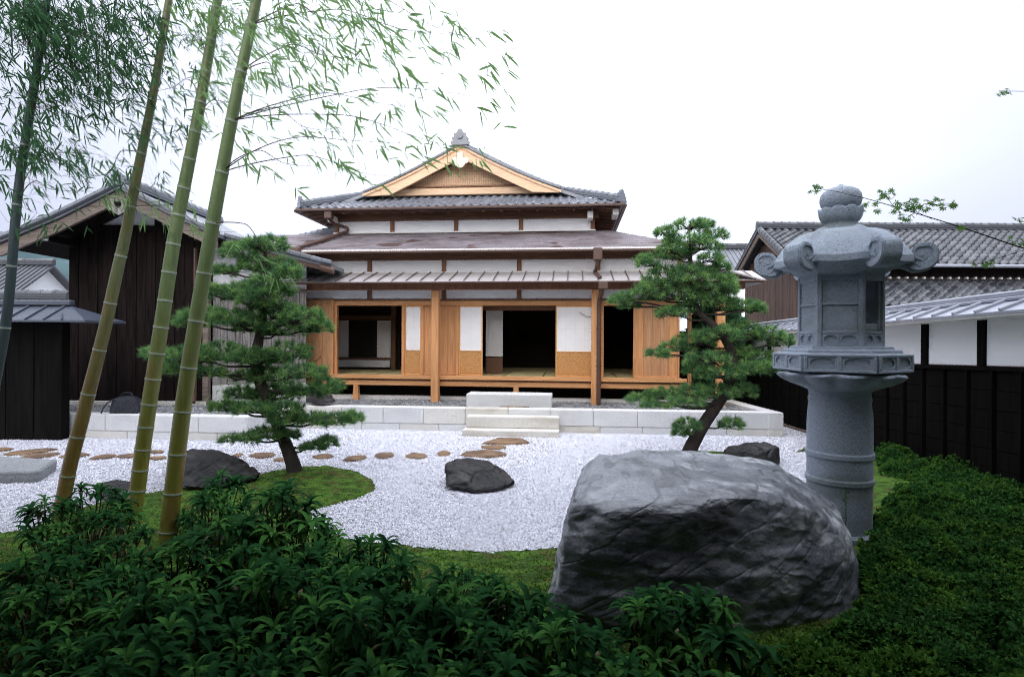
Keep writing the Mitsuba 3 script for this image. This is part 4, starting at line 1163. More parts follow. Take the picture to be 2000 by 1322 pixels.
for k in range(6):
    s = 0.612
    M = face_frame(k, 0.612 * C30)
    fr = LT('platform_panel', join([xf(box(-s / 2 + 0.003, s / 2 - 0.003, a, b, -0.02, 0.028, 0.006), M) for a, b in ((1.842, 1.868), (1.992, 2.016))] +
                                   [xf(box(a, b, 1.866, 1.994, -0.02, 0.028, 0.006), M) for a, b in ((-s / 2 + 0.002, -s / 2 + 0.035), (-0.02, 0.02), (s / 2 - 0.035, s / 2 - 0.002))]), False)
    for c in (-0.145, 0.145):
        ring_ = Polygon([(c - .125, 1.866), (c + .125, 1.866), (c + .125, 1.994), (c - .125, 1.994)]).difference(shapely.affinity.translate(kozama(0.215, 0.105), c, 1.93))
        part(fr, 'carving', extrude(ring_, -0.01, 0.016, M[:3, 3], M[:3, 0], M[:3, 1], M[:3, 2]), 'granite_lantern')
# fire box, open through its windows
RB = 0.395
for k in range(6):
    M = face_frame(k, RB * C30)
    s = RB
    bars = [(-s / 2, -s / 2 + 0.042, 2.09, 2.85), (s / 2 - 0.042, s / 2, 2.09, 2.85), (-s / 2 + 0.042, s / 2 - 0.042, 2.09, 2.105), (-s / 2 + 0.042, s / 2 - 0.042, 2.215, 2.245), (-s / 2 + 0.042, s / 2 - 0.042, 2.745, 2.85)]
    win = k in (1, 4)
    if not win: bars += [(-s / 2 + 0.042, s / 2 - 0.042, 2.50, 2.525)]
    fr = LT('fire_box_side', join([xf(box(a, b, c, d, -0.06, 0.0, 0.006), M) for a, b, c, d in bars]), False)
    part(fr, 'base_panel', xf(box(-s / 2 + 0.042, s / 2 - 0.042, 2.10, 2.22, -0.07, -0.022), M), 'granite_lantern')
    for c in (-0.077, 0.077):
        ring_ = Polygon([(c - .074, 2.106), (c + .074, 2.106), (c + .074, 2.214), (c - .074, 2.214)]).difference(shapely.affinity.translate(kozama(0.122, 0.085), c, 2.16))
        part(fr, 'carving', extrude(ring_, -0.022, -0.004, M[:3, 3], M[:3, 0], M[:3, 1], M[:3, 2]), 'granite_lantern')
    if win:
        for a, b in ((-s / 2 + 0.042, -s / 2 + 0.075), (s / 2 - 0.075, s / 2 - 0.042)):
            part(fr, 'window_jamb', xf(box(a, b, 2.25, 2.74, -0.07, -0.022), M), 'granite_lantern')
        part(fr, 'window_sill', xf(box(-s / 2 + 0.076, s / 2 - 0.076, 2.25, 2.32, -0.08, -0.03), M), 'granite_lantern')
    else:
        part(fr, 'relief_panel', xf(box(-s / 2 + 0.042, s / 2 - 0.042, 2.24, 2.75, -0.07, -0.018), M), 'granite_lantern')


def hexR(phi, R):
    a = (phi - AZ0 + math.pi / 6 * 5) % (math.pi / 3) - math.pi / 6     # 0 in the middle of a side
    return R * C30 / np.cos(a), np.abs(a) / (math.pi / 6)


ph = np.linspace(0, 2 * np.pi, 144, endpoint=False)
# side middles lie at AZ0 + 60 k
aa = (ph - AZ0 + math.pi / 6) % (math.pi / 3) - math.pi / 6
corner = np.abs(aa) / (math.pi / 6)
Rh = np.minimum(0.600 / np.cos(aa), 0.622)
rings = []
for t in np.linspace(0, 1, 14):
    r = 0.165 + (Rh * (1 + 0.02 * corner ** 3) - 0.165) * t
    zt = 3.285 - 0.285 * t ** 3.0 - 0.030 * t + 0.045 * corner ** 2.0 * t ** 2 - 0.150 * np.clip((corner - 0.70) / 0.24, 0, 1) ** 1.5 * t ** 4 + 0.024 * np.exp(-np.square((1 - corner) / 0.15)) * min(1, t * 4) - 0.010 * np.exp(-np.square((0.72 - corner) / 0.08)) * min(1, t * 4)
    rings.append(np.stack([LX + r * np.cos(ph), LY + r * np.sin(ph), zt], -1))
ez_ = rings[-1][:, 2]
for r, dz in ((1.012, -0.006), (1.012, -0.066), (0.985, -0.076)):
    rings.append(np.stack([LX + Rh * r * np.cos(ph), LY + Rh * r * np.sin(ph), ez_ + dz], -1))
rings.append(np.stack([LX + 0.49 * np.cos(ph), LY + 0.49 * np.sin(ph), ph * 0 + 2.868 + 0.02 * corner], -1))
rings.append(np.stack([LX + 0.36 * np.cos(ph), LY + 0.36 * np.sin(ph), ph * 0 + 2.80], -1))
rings.append(np.stack([LX + 0.05 * np.cos(ph), LY + 0.05 * np.sin(ph), ph * 0 + 2.80], -1))
rv = np.array(rings); m_, n_ = rv.shape[:2]
i = np.arange(n_); j = (i + 1) % n_
rf = np.vstack([np.stack([k * n_ + i, (k + 1) * n_ + i, (k + 1) * n_ + j, k * n_ + j], 1) for k in range(m_ - 1)])
LT('roof', (rv.reshape(-1, 3), np.vstack([rf[:, [0, 1, 2]], rf[:, [0, 2, 3]]])), 40)
# scrolls at the six corners
path = smooth_path([(0.20, 3.240, .035), (0.32, 3.225, .045), (0.42, 3.150, .055), (0.495, 3.025, .060), (0.56, 2.915, .056), (0.645, 2.86, .050), (0.725, 2.873, .046), (0.785, 2.935, .043), (0.79, 3.015, .040), (0.735, 3.075, .036), (0.66, 3.07, .031), (0.615, 3.01, .027), (0.635, 2.95, .022), (0.69, 2.93, .018), (0.72, 2.97, .015)], 64)
tg = norm(np.gradient(path[:, :2], axis=0)); nn = np.c_[-tg[:, 1], tg[:, 0]]
outl = np.vstack([path[:, :2] + nn * path[:, 2:] * 0.75, (path[:, :2] - nn * path[:, 2:] * 0.75)[::-1]])
scroll = Polygon(outl).buffer(0)
scroll = scroll if scroll.geom_type == 'Polygon' else max(scroll.geoms, key=lambda q: q.area)
scroll = scroll.union(Polygon([(path[q, 0], path[q, 1]) for q in range(24, 44)]).buffer(0.012)) if False else scroll
for k in range(6):
    a = AZ0 + math.radians(30 + 60 * k)
    rd = np.array([math.cos(a), math.sin(a), 0]); tn = np.cross(HZ, rd)
    segs = []
    for w0, w1, off in ((-0.070, 0.070, 0.0), (-0.084, -0.070, -0.005), (0.070, 0.084, -0.005), (-0.094, -0.084, -0.014), (0.084, 0.094, -0.014)):
        g_ = scroll.buffer(off, join_style='round') if off else scroll
        for q in (g_.geoms if hasattr(g_, 'geoms') else [g_]):
            if q.area > 1e-4: segs.append(extrude(q, w0, w1, LC, rd, HZ, -tn))
    segs.append(xf(tube([(0.697, -0.079, 2.968), (0.697, 0.079, 2.968)], 0.106, 28), frame(LC, rd, tn, HZ)))
    segs.append(xf(tube([(0.682, -0.088, 2.985), (0.682, 0.088, 2.985)], 0.018, 12), frame(LC, rd, tn, HZ)))
    sv, sf = join(segs)
    rr_ = (sv - LC) @ rd; tt_ = (sv - LC) @ tn
    sv = sv + tn * (tt_ * (np.clip(0.36 + 0.64 * (rr_ - 0.26) / 0.30, 0.36, 1) - 1))[:, None]
    LT('scroll', (sv, sf), 40)
LT('neck', lathe([(0.20, 3.23), (0.205, 3.27), (0.185, 3.29), (0.16, 3.31), (0.148, 3.35), (0.15, 3.37)], 48, LC))


def lotus(R, Z, th):
    k = np.clip((Z - 3.37) / 0.12, 0, 1)
    s = np.abs(np.sin(th * 5))
    return R * (1 - 0.06 * k * (1 - s ** 0.5)), Z + 0.02 * k * (s - 0.5)


LT('lotus_cup', lathe([(0.145, 3.355), (0.178, 3.385), (0.20, 3.43), (0.208, 3.48), (0.212, 3.505), (0.195, 3.505), (0.12, 3.49)], 120, LC, lotus), True)
LT('jewel', lathe([(0.10, 3.49), (0.15, 3.505), (0.185, 3.55), (0.196, 3.60), (0.19, 3.65), (0.165, 3.69), (0.12, 3.72), (0.07, 3.735), (0.035, 3.748), (0.018, 3.765), (0.001, 3.772)], 48, LC), True)

# ------------------------------------------------------------------ leaves
def leaf_set(pos, dirs, length, width, seed, droop=0.25, fold=0.25):
    """lance-shaped leaves: n x (6 vertices, 4 triangles)"""
    r = np.random.default_rng(seed)
    n = len(pos)
    d = norm(dirs)
    side = norm(np.cross(d, norm(r.normal(size=(n, 3)) * [1, 1, 0.4] + [0, 0, 0.9])))
    upv = np.cross(side, d)
    L = np.asarray(length).reshape(-1, 1) * np.ones((n, 1)); Wd = np.asarray(width).reshape(-1, 1) * np.ones((n, 1))
    dn = np.array([0, 0, -1.0])
    b = pos
    m1 = pos + d * L * 0.30 + dn * L * droop * 0.08; m2 = pos + d * L * 0.66 + dn * L * droop * 0.4
    tip = pos + d * L + dn * L * droop
    v = np.stack([b, m1 + side * Wd + upv * Wd * fold, m1 - side * Wd + upv * Wd * fold, m2 + side * Wd * 0.8 + upv * Wd * fold, m2 - side * Wd * 0.8 + upv * Wd * fold, tip], 1)
    F = np.array([[0, 2, 1], [1, 2, 4], [1, 4, 3], [3, 4, 5]])
    return v.reshape(-1, 3), (F[None] + 6 * np.arange(n)[:, None, None]).reshape(-1, 3)


# ------------------------------------------------------------------ bamboo
culms = [
    dict(px=[(352, 1010 - 0, 0)], label='', ),
]
CULMS = [
    ('thick green bamboo culm nearest the camera, rightmost of the four', 'culm', [(318, 1120, 5.6, .100), (326, 1060, 5.62, .092), (347, 880, 5.65, .087), (381, 640, 5.65, .078), (422, 400, 5.6, .069), (463, 180, 5.5, .058), (501, 0, 5.4, .050), (545, -220, 5.3, .040), (620, -700, 5.1, .022), (680, -1000, 5.0, .008)],
     [1037, 963, 886, 803, 718, 627, 533, 436, 336, 236, 140, 49, -40, -120]),
    ('yellow-green bamboo culm second from the right', 'culm', [(250, 1060, 6.25, .092), (270, 945, 6.3, .088), (284, 840, 6.3, .086), (316, 630, 6.3, .082), (345, 440, 6.3, .075), (386, 230, 6.2, .062), (425, 0, 6.1, .050), (458, -220, 6.0, .040), (520, -600, 5.8, .022), (580, -850, 5.7, .008)],
     [957, 917, 877, 833, 789, 740, 690, 639, 587, 532, 477, 420, 366, 310, 257, 200, 140, 78, 15, -50, -120]),
    ('brownish bamboo culm third from the right', 'culm_old', [(106, 1060, 6.55, .086), (130, 940, 6.6, .084), (165, 800, 6.6, .080), (205, 640, 6.6, .072), (236, 500, 6.6, .066), (266, 350, 6.5, .056), (300, 180, 6.4, .047), (330, 0, 6.3, .040), (362, -200, 6.2, .032), (410, -500, 6.1, .018), (450, -750, 6.0, .007)],
     [928, 852, 769, 683, 592, 500, 402, 299, 195, 90, -20, -120]),
    ('slim dark bamboo culm at the left edge', 'culm_shaded', [(-70, 1050, 6.0, .056), (-20, 800, 6.0, .053), (13, 620, 6.0, .050), (40, 340, 6.0, .046), (76, 110, 5.9, .040), (100, -60, 5.8, .035), (125, -220, 5.7, .030), (170, -560, 5.6, .018), (220, -800, 5.5, .007)],
     [760, 640, 520, 400, 282, 170, 60, -40]),
]
bamboo = []
for lab, matn, pts, nodes in CULMS:
    key = thing('bamboo', lab, 'bamboo', 'bamboo culms at the left')
    W3 = np.array([[*at(x, y, Y), r * 0.9] for x, y, Y, r in pts])
    P = smooth_path(W3, 160)
    zs = P[:, 2]
    nz = [np.interp(0, [0], [at(np.interp(-y, [-q[1] for q in pts], [q[0] for q in pts]), y, np.interp(-y, [-q[1] for q in pts], [q[2] for q in pts]))[2]]) for y in nodes]
    rad = P[:, 3].copy()
    zz_ = np.sort(np.r_[np.linspace(zs[0], zs[-1], 150), np.ravel([[z - .03, z - .012, z - .004, z + .006, z + .02, z + .05] for z in nz])])
    C4 = np.stack([np.interp(zz_, zs, P[:, q]) for q in range(4)], 1)
    dz_ = zz_[:, None] - np.array(nz)[None]
    sw = (0.055 * np.exp(-np.square(dz_ / 0.012)) - 0.02 * np.exp(-np.square((dz_ - 0.035) / 0.02))).sum(1)
    part(key, 'culm', tube(C4[:, :3], C4[:, 3] * (1 + sw), 20), matn, True)
    npts = []
    for z in nz:
        c = np.array([np.interp(z, zs, P[:, q]) for q in range(4)])
        tdir = norm(np.array([np.interp(z + 0.05, zs, P[:, q]) for q in range(3)]) - c[:3])
        npts.append(c)
        r = c[3]
        part(key, 'node_ring', tube([c[:3] - tdir * 0.011, c[:3] - tdir * 0.006, c[:3] + tdir * 0.004, c[:3] + tdir * 0.009], [r * 1.03, r * 1.07, r * 1.07, r * 1.03], 18, False), 'node_ring', True)
    bamboo.append((key, npts, P))

# sprays of foliage: (culm, node height picked by bearing, middle of the spray, reach, how many leaf clusters, depth, tone)
SPRAYS = [
    (0, 336, 690, 275, 150, 45, 26, 4.9, 0), (0, 140, 640, 110, 150, 60, 90, 4.8, 0), (0, 140, 560, 170, 90, 70, 80, 5.0, 0), (0, 49, 640, 40, 130, 55, 90, 4.9, 0), (0, 49, 800, 60, 130, 60, 42, 4.6, 0),
    (0, 236, 760, 205, 110, 70, 46, 4.7, 0), (0, 236, 600, 250, 100, 60, 46, 5.1, 0), (0, -40, 900, 70, 100, 80, 24, 4.4, 0), (0, -40, 560, 60, 90, 60, 70, 5.2, 0), (0, 236, 880, 285, 75, 45, 24, 4.5, 0),
    (0, 336, 720, 340, 70, 40, 14, 4.9, 0), (0, 236, 940, 190, 70, 90, 14, 4.5, 0), (0, 436, 530, 500, 40, 45, 16, 5.2, 0), (0, 336, 560, 320, 70, 35, 18, 5.1, 0), (0, -40, 740, 20, 120, 40, 46, 4.8, 0),
    (1, 257, 440, 200, 70, 70, 48, 5.9, 0), (1, 140, 380, 80, 90, 70, 66, 6.0, 0), (1, 200, 340, 170, 70, 60, 46, 6.1, 1), (1, 78, 470, 60, 80, 60, 60, 5.9, 0), (1, 310, 330, 260, 60, 40, 18, 6.2, 1), (1, 15, 420, 20, 90, 40, 56, 6.0, 0),
    (2, 299, 290, 240, 60, 50, 32, 6.4, 1), (2, 195, 240, 140, 90, 60, 66, 6.4, 1), (2, 90, 230, 50, 110, 60, 90, 6.3, 1), (2, 90, 330, 60, 70, 60, 52, 6.2, 1), (2, 299, 210, 340, 110, 24, 40, 6.5, 1), (2, 402, 290, 400, 80, 30, 18, 6.5, 0),
    (2, 195, 150, 190, 90, 60, 66, 6.3, 1), (2, 402, 400, 450, 70, 22, 14, 6.4, 0), (2, -20, 180, 20, 120, 40, 70, 6.2, 1),
    (3, 170, 60, 90, 80, 70, 100, 5.8, 1), (3, 282, 70, 210, 90, 50, 80, 5.9, 1), (3, 60, 130, 60, 90, 60, 90, 5.9, 1), (3, 400, 110, 300, 100, 34, 66, 5.9, 1), (3, 282, 50, 290, 60, 30, 44, 5.9, 1), (3, 60, 40, 20, 70, 40, 70, 5.8, 1),
    (0, -120, 640, -330, 260, 180, 230, 4.9, 0), (0, -120, 560, -640, 260, 160, 230, 4.9, 0), (1, -120, 420, -330, 220, 160, 230, 5.8, 0), (1, -120, 420, -600, 240, 160, 200, 5.6, 0), (2, -120, 250, -300, 200, 150, 200, 6.1, 1), (2, -120, 330, -560, 240, 150, 200, 5.9, 1), (3, -40, 60, -250, 220, 150, 200, 5.6, 1), (3, -40, 120, -520, 240, 150, 200, 5.5, 1),
    (3, 400, 100, 370, 100, 26, 22, 5.8, 1), (3, 170, 160, 140, 90, 50, 70, 5.9, 1), (3, 520, 60, 430, 50, 25, 12, 5.9, 1),
]
for si, (ci, ny, cx, cy, rx, ry, n, Y, tone) in enumerate(SPRAYS):
    key, npts, P = bamboo[ci]
    nodes = CULMS[ci][3]
    crown = cy < -60
    base = npts[nodes.index(ny)][:3]
    r = np.random.default_rng(500 + si)
    cen = at(cx, cy, Y)
    end = at(cx + rx * (0.9 if cx > CULMS[ci][2][4][0] else -0.9), cy + ry * 0.15, Y - 0.1)
    ctrl = np.array([[*base], [*(base * 0.45 + cen * 0.55 + [0, 0, 0.16])], [*cen], [*end]])
    bpth = smooth_path(ctrl, 24)
    geo = [tube(bpth, np.linspace(0.006, 0.0013, 24), 5)]
    pos, dirs = [], []
    sx = Y / FOC
    if cx > 500 and not crown: n = int(n * (0.62 if cy > 90 else 0.8))
    if cx < 320 and not crown: n = int(n * (2.1 if cy < 150 else 1.4))
    for q in range(n):
        t_ = r.uniform(0, 2 * np.pi); rr = math.sqrt(r.uniform(0, 1))
        c = cen + np.array([rx * rr * math.cos(t_) * sx, r.normal(0, 0.8 if crown else 0.28), -ry * rr * math.sin(t_) * sx])
        near = bpth[np.argmin(np.linalg.norm(bpth - c, axis=1))]
        if np.linalg.norm(near - c) < 1.0:
            mid = (near + c) / 2 + [0, 0, 0.05]
            if q % 2 == 0: geo.append(tube([near, mid, c], [0.0016, 0.0012, 0.0008], 3, False))
        wind = np.array([0.62 if ci < 2 else 0.35, 0.0, -0.62])
        for _ in range(r.integers(5, 9) if crown else r.integers(2, 5)):
            pos.append(c + r.normal(0, 0.018, 3)); dirs.append(norm(wind + r.normal(0, 0.42, 3)))
    bk = part(key, 'branch', join(geo), 'twig', True)
    L = r.uniform(0.08, 0.185, len(pos))
    part(bk, 'foliage', leaf_set(np.array(pos), np.array(dirs), L, L * 0.056, 900 + si, 0.12), 'bamboo_leaf_dark' if tone else 'bamboo_leaf', True, kind='stuff')

for q in [('tall dark evergreen tree left of the camera beside the pavilion', -9.6, 4.2, 7.5, 2.2, 301), ('dark evergreen tree at the far left corner of the pavilion', -11.5, 0.8, 8.0, 2.4, 302),  # out-of-view trees added on both sides to keep sky light off the foreground
          ('dark evergreen tree beyond the right boundary wall beside the pavilion', 9.8, 3.6, 7.5, 2.2, 303), ('dark evergreen tree at the right corner of the pavilion', 10.5, 0.0, 8.0, 2.3, 304),
          ('round dark evergreen tree in the passage behind the right pine', 6.0, 16.6, 3.4, 0.9, 305)]:
    evergreen(*q)

# ------------------------------------------------------------------ clipped pines
def pine(label, trunk, pads, Yc, seed):
    key = thing('pine_tree', label, 'pine tree')
    r = np.random.default_rng(seed)
    W3 = np.array([[*at(x, y, Y), w] for x, y, Y, w in trunk])
    TP = smooth_path(W3, 60)
    v, f = tube(TP[:, :3], TP[:, 3], 14)
    v = v + norm(v - np.repeat(np.vstack([TP[:, :3]]), 14, 0)[:len(v)] if False else meshkit.noise(v * 9, seed)[:, None] * [1, 1, 1]) * 0.012 * (meshkit.noise(v * 16, 3)[:, None] - 0.5)
    part(key, 'trunk', (v, f), 'bark', True)
    used_br = []
    for px, py, rx, ry in pads:
        Y = Yc + r.uniform(-0.38, 0.38)
        c = at(px, py, Y); sx = Y / FOC
        R = np.array([rx * sx * 1.03, max(rx * sx * 0.75, 0.15), ry * sx * 0.92])
        # bough from the trunk below the pad
        zc = c[2] - R[2] * 0.5
        j = np.argmin(np.abs(TP[:, 2] - (zc - 0.03)) + 0.0)
        b0 = TP[j, :3]
        e0 = c - [0, 0, R[2] * 0.45]
        rad = 0.012 + 0.010 * np.linalg.norm(e0 - b0)
        br = smooth_path([b0, b0 * 0.6 + e0 * 0.4 + [0, 0, -0.03], b0 * 0.25 + e0 * 0.75 + [0, r.normal(0, .03), 0.02], e0], 14)
        geo = [tube(br, np.linspace(min(0.035, rad), 0.010, 14), 7)]
        n = int(34 + 0.06 * rx * ry)
        u = norm(r.normal(size=(n * 3, 3)))
        u = u[u[:, 2] > -0.45][:n]
        tp = c + u * R * (0.62 + 0.42 * r.uniform(0, 1, (len(u), 1)) ** 0.6) + r.normal(0, 0.012, (len(u), 3))
        td = norm(u * [1, 1, 0.6] + [0, 0, 0.75] + r.normal(0, 0.2, u.shape))
        for q in range(0, len(u), 3):
            geo.append(tube([br[-3 - q % 6], (br[-3] + tp[q]) / 2 - [0, 0, 0.02], tp[q]], [0.006, 0.004, 0.003], 4, False))
        bk = part(key, 'branch', join(geo), 'bark', True)
        for mt, sel, nm in (('pine_needle', np.arange(len(u)) % 3 > 0, 'needles'), ('pine_needle_young', np.arange(len(u)) % 3 == 0, 'young_needles')):
            b = np.repeat(tp[sel], 30, 0); d0 = np.repeat(td[sel], 30, 0)
            d = norm(d0 * 0.85 + norm(r.normal(size=b.shape)))
            L = r.uniform(0.065, 0.115, (len(b), 1))
            s = norm(np.cross(d, r.normal(size=b.shape))) * 0.0040
            b = b - d0 * r.uniform(0, 0.04, (len(b), 1))
            vv = np.stack([b - s, b + s, b + d * L], 1)
            part(bk, nm, (vv.reshape(-1, 3), np.arange(len(b) * 3).reshape(-1, 3)), mt, False, kind='stuff')
    return key


pine('clipped pine with tiers of needles left of the house front, on the moss mound',
     [(579, 935, 8.6, .125), (572, 905, 8.6, .105), (555, 860, 8.6, .090), (540, 825, 8.6, .082), (520, 775, 8.6, .078), (505, 735, 8.6, .085), (500, 700, 8.6, .085), (507, 655, 8.6, .065), (514, 610, 8.6, .055), (509, 565, 8.6, .045), (516, 520, 8.6, .035), (520, 475, 8.6, .018)],
     [(535, 480, 28, 22), (500, 478, 26, 18), (470, 495, 38, 26), (440, 530, 22, 14), (540, 525, 45, 26), (560, 535, 30, 18), (500, 520, 40, 22),
      (430, 575, 36, 20), (500, 582, 40, 24), (548, 572, 28, 22), (470, 565, 30, 15),
      (400, 618, 48, 20), (365, 630, 28, 16), (455, 625, 45, 24), (540, 612, 48, 26), (590, 622, 48, 26), (625, 640, 24, 22), (500, 640, 40, 22), (555, 645, 40, 20), (520, 600, 36, 18), (490, 735, 36, 16), (540, 700, 34, 18), (470, 700, 34, 16), (515, 555, 32, 18), (560, 820, 34, 14),
      (310, 690, 34, 14), (370, 698, 50, 24), (430, 690, 50, 25), (400, 728, 40, 14), (345, 722, 40, 14), (560, 690, 45, 25), (590, 730, 50, 22), (637, 755, 35, 18), (550, 762, 48, 20), (500, 700, 40, 22), (600, 765, 40, 16), (520, 735, 36, 22),
      (600, 818, 40, 15), (650, 822, 45, 15), (690, 815, 22, 12), (555, 800, 36, 20), (440, 795, 35, 14), (495, 800, 40, 18), (530, 772, 40, 24), (470, 770, 30, 18),
      (468, 857, 38, 11), (520, 848, 30, 14), (612, 872, 26, 11), (640, 862, 20, 11), (560, 850, 24, 12)], 8.6, 41)
pine('clipped leaning pine with tiers of needles at the right end of the house',
     [(1337, 912, 9.9, .150), (1345, 885, 9.9, .125), (1362, 850, 9.9, .112), (1378, 823, 9.9, .105), (1402, 788, 9.9, .100), (1424, 745, 9.9, .095), (1430, 700, 9.9, .085), (1418, 665, 9.9, .075), (1393, 635, 9.9, .065), (1368, 612, 9.9, .055), (1354, 575, 9.9, .045), (1349, 515, 9.9, .033), (1346, 440, 9.9, .016)],
     [(1345, 441, 34, 16), (1375, 440, 22, 12), (1300, 455, 20, 14), (1397, 460, 24, 15), (1342, 472, 48, 20), (1310, 485, 28, 22), (1320, 500, 32, 16), (1372, 482, 38, 15),
      (1265, 513, 25, 17), (1387, 505, 24, 13), (1408, 522, 20, 12), (1418, 545, 16, 10),
      (1300, 545, 45, 28), (1350, 540, 45, 28), (1395, 555, 42, 28), (1420, 568, 20, 20), (1330, 578, 50, 22), (1375, 585, 40, 20),
      (1212, 586, 24, 12), (1248, 576, 34, 18), (1280, 562, 34, 22), (1232, 596, 22, 9), (1312, 612, 30, 16), (1340, 602, 25, 14), (1410, 598, 40, 22), (1452, 600, 35, 18), (1480, 603, 17, 13),
      (1282, 691, 22, 11), (1318, 678, 38, 18), (1360, 665, 40, 20), (1410, 655, 42, 20), (1450, 645, 40, 20), (1498, 655, 35, 20), (1525, 668, 25, 20), (1380, 702, 45, 18), (1440, 692, 42, 20), (1480, 698, 34, 20), (1400, 730, 50, 20), (1460, 722, 45, 18), (1500, 720, 30, 16), (1360, 722, 30, 18),
      (1250, 779, 26, 11), (1300, 771, 40, 15), (1350, 766, 40, 17), (1402, 765, 42, 18), (1446, 764, 32, 18), (1280, 790, 30, 8), (1340, 785, 40, 10),
      (1343, 831, 26, 15), (1428, 829, 24, 15), (1330, 845, 16, 9)], 9.9, 43)

# ------------------------------------------------------------------ broad-leaved shrubs in the foreground
def drooping_leaves(base, d, L, Wd, r):
    """leaves with a folded midrib that arch over: n x (4 stations of three vertices + tip)"""
    n = len(base); S = 4
    side = norm(np.cross(d, np.array([0, 0, 1.0]) + r.normal(0, 0.15, d.shape)))
    pos = base.copy(); el = np.arcsin(np.clip(d[:, 2], -1, 1)); hz = norm(d * [1, 1, 0] + 1e-6)
    rows = []; w = np.array([0.25, 0.85, 1.0, 0.68])
    dr_ = r.uniform(0.34, 0.60, n)
    for k in range(S):
        cd = hz * np.cos(el)[:, None] + np.array([0, 0, 1.0]) * np.sin(el)[:, None]
        upn = norm(np.cross(side, cd))
        rows += [pos - side * Wd * w[k] + upn * Wd * w[k] * 0.35, pos, pos + side * Wd * w[k] + upn * Wd * w[k] * 0.35]
        pos = pos + cd * L / S; el = el - dr_
    rows.append(pos)
    v = np.stack(rows, 1)
    F = []
    for k in range(S - 1):
        a = 3 * k
        F += [[a, a + 1, a + 4], [a, a + 4, a + 3], [a + 1, a + 2, a + 5], [a + 1, a + 5, a + 4]]
    F += [[9, 10, 12], [10, 11, 12]]
    return v.reshape(-1, 3), (np.array(F)[None] + 13 * np.arange(n)[:, None, None]).reshape(-1, 3)


def shrub_variant(seed, rosettes, width, height):
    r = np.random.default_rng(seed)
    old, young, stems, worn = [], [], [], []
    for q in range(rosettes):
        a = q * 2.39996 + r.normal(0, 0.3); rr = math.sqrt((q + 0.4) / rosettes) * width / 2
        h = height * (1 - 0.55 * (2 * rr / width) ** 2) * r.uniform(0.85, 1.08)
        if q % 4 == 3: h *= 0.62
        c = np.array([rr * math.cos(a), rr * math.sin(a), h])
        ax = norm(np.array([math.cos(a) * rr * 1.4, math.sin(a) * rr * 1.4, height * 0.8]))
        foot = np.array([c[0] * 0.25, c[1] * 0.25, 0.0])
        stems.append(tube([foot, c * [0.7, 0.7, 0.55], c], [0.008, 0.006, 0.004], 5, False))
        n = r.integers(13, 19)
        az = np.arange(n) * 2.39996 + r.uniform(0, 6); el = np.linspace(1.0, 0.05, n) + r.normal(0, 0.12, n)
        d = np.stack([np.cos(az) * np.cos(el), np.sin(az) * np.cos(el), np.sin(el)], 1)
        d = norm(d + ax * 0.35 - [0, 0, 0.2])
        b = c + np.outer(np.linspace(0.0, -0.06, n), ax)
        L = r.uniform(0.10, 0.16, (n, 1)) * r.uniform(0.72, 1.15)
        m_ = drooping_leaves(b, d, L, L * 0.122, r)
        (young if q % 3 == 0 else old).append(m_)
        wb = c + r.normal(0, 0.03, (2, 3)) - [0, 0, 0.05]
        worn.append(drooping_leaves(wb, norm(r.normal(size=(2, 3)) * [1, 1, 0.2] - [0, 0, 0.3]), r.uniform(0.07, 0.12, (2, 1)), 0.012, r))
    return mikit.ply(join(stems), 'twig', True), mikit.ply(join(old), 'shrub_leaf', True), mikit.ply(join(young), 'shrub_leaf_young', True), mikit.ply(join(worn), 'shrub_leaf_worn', True)


VAR = [shrub_variant(70 + i, n, w, 0.52) for i, (n, w) in enumerate([(13, 0.52), (15, 0.60), (11, 0.46), (14, 0.56)])]
SHRUBS = [(100, 965), (180, 945), (228, 958), (408, 945), (432, 918), (545, 948), (485, 985), (590, 975), (440, 1005), (350, 1060), (470, 1045), (560, 1060), (650, 1052), (722, 1048), (755, 1075), (610, 1105), (690, 1105), (525, 1105),
          (898, 1095), (962, 1118), (1005, 1135), (870, 1135), (780, 1115), (815, 1165), (865, 1190), (705, 1172), (600, 1172), (505, 1160), (400, 1150), (300, 1130), (205, 1040), (130, 1040), (70, 1075), (60, 1150), (150, 1130), (250, 1080), (240, 1190),
          (330, 1215), (450, 1215), (560, 1235), (660, 1235), (760, 1230), (855, 1235), (935, 1215), (1012, 1225), (1105, 1215), (1175, 1228), (1330, 1135), (1395, 1160), (1270, 1170), (985, 1295), (1100, 1300), (880, 1295), (765, 1300), (640, 1305), (520, 1305), (400, 1290), (250, 1275),
          (120, 1230), (60, 1280), (160, 1310), (1200, 1300), (1300, 1300), (1400, 1305)]
NAMED = {(1330, 1135): 'leafy shrub in front of the dark face of the boulder, left of a lower neighbour', (1395, 1160): 'lower leafy shrub right of its neighbour before the boulder', (1105, 1215): 'leafy shrub at the lower left corner of the boulder',
         (545, 948): 'glossy shrub at the near edge of the left moss mound, under the left pine', (432, 918): 'leafy shrub standing tallest before the dark ridged rock', (722, 1048): 'leafy shrub spreading onto the gravel edge, right of the others', (100, 965): 'leafy shrub at the foot of the brownish bamboo culm', (898, 1095): 'small dark shrub alone on the front moss'}
ROWS = [('the rear row along the gravel', 0, 1000), ('the second row from the gravel', 1000, 1070), ('the third row from the gravel', 1070, 1125), ('the fourth row from the gravel', 1125, 1185),
        ('the row before the front one', 1185, 1250), ('the bottom front row', 1250, 2000)]
ORD = 'leftmost|second from the left|third from the left|fourth from the left|fifth from the left|sixth from the left|seventh from the left|eighth from the left|ninth from the left|tenth from the left|eleventh from the left|twelfth from the left|thirteenth from the left|fourteenth from the left'.split('|')
ROWLAB = {}
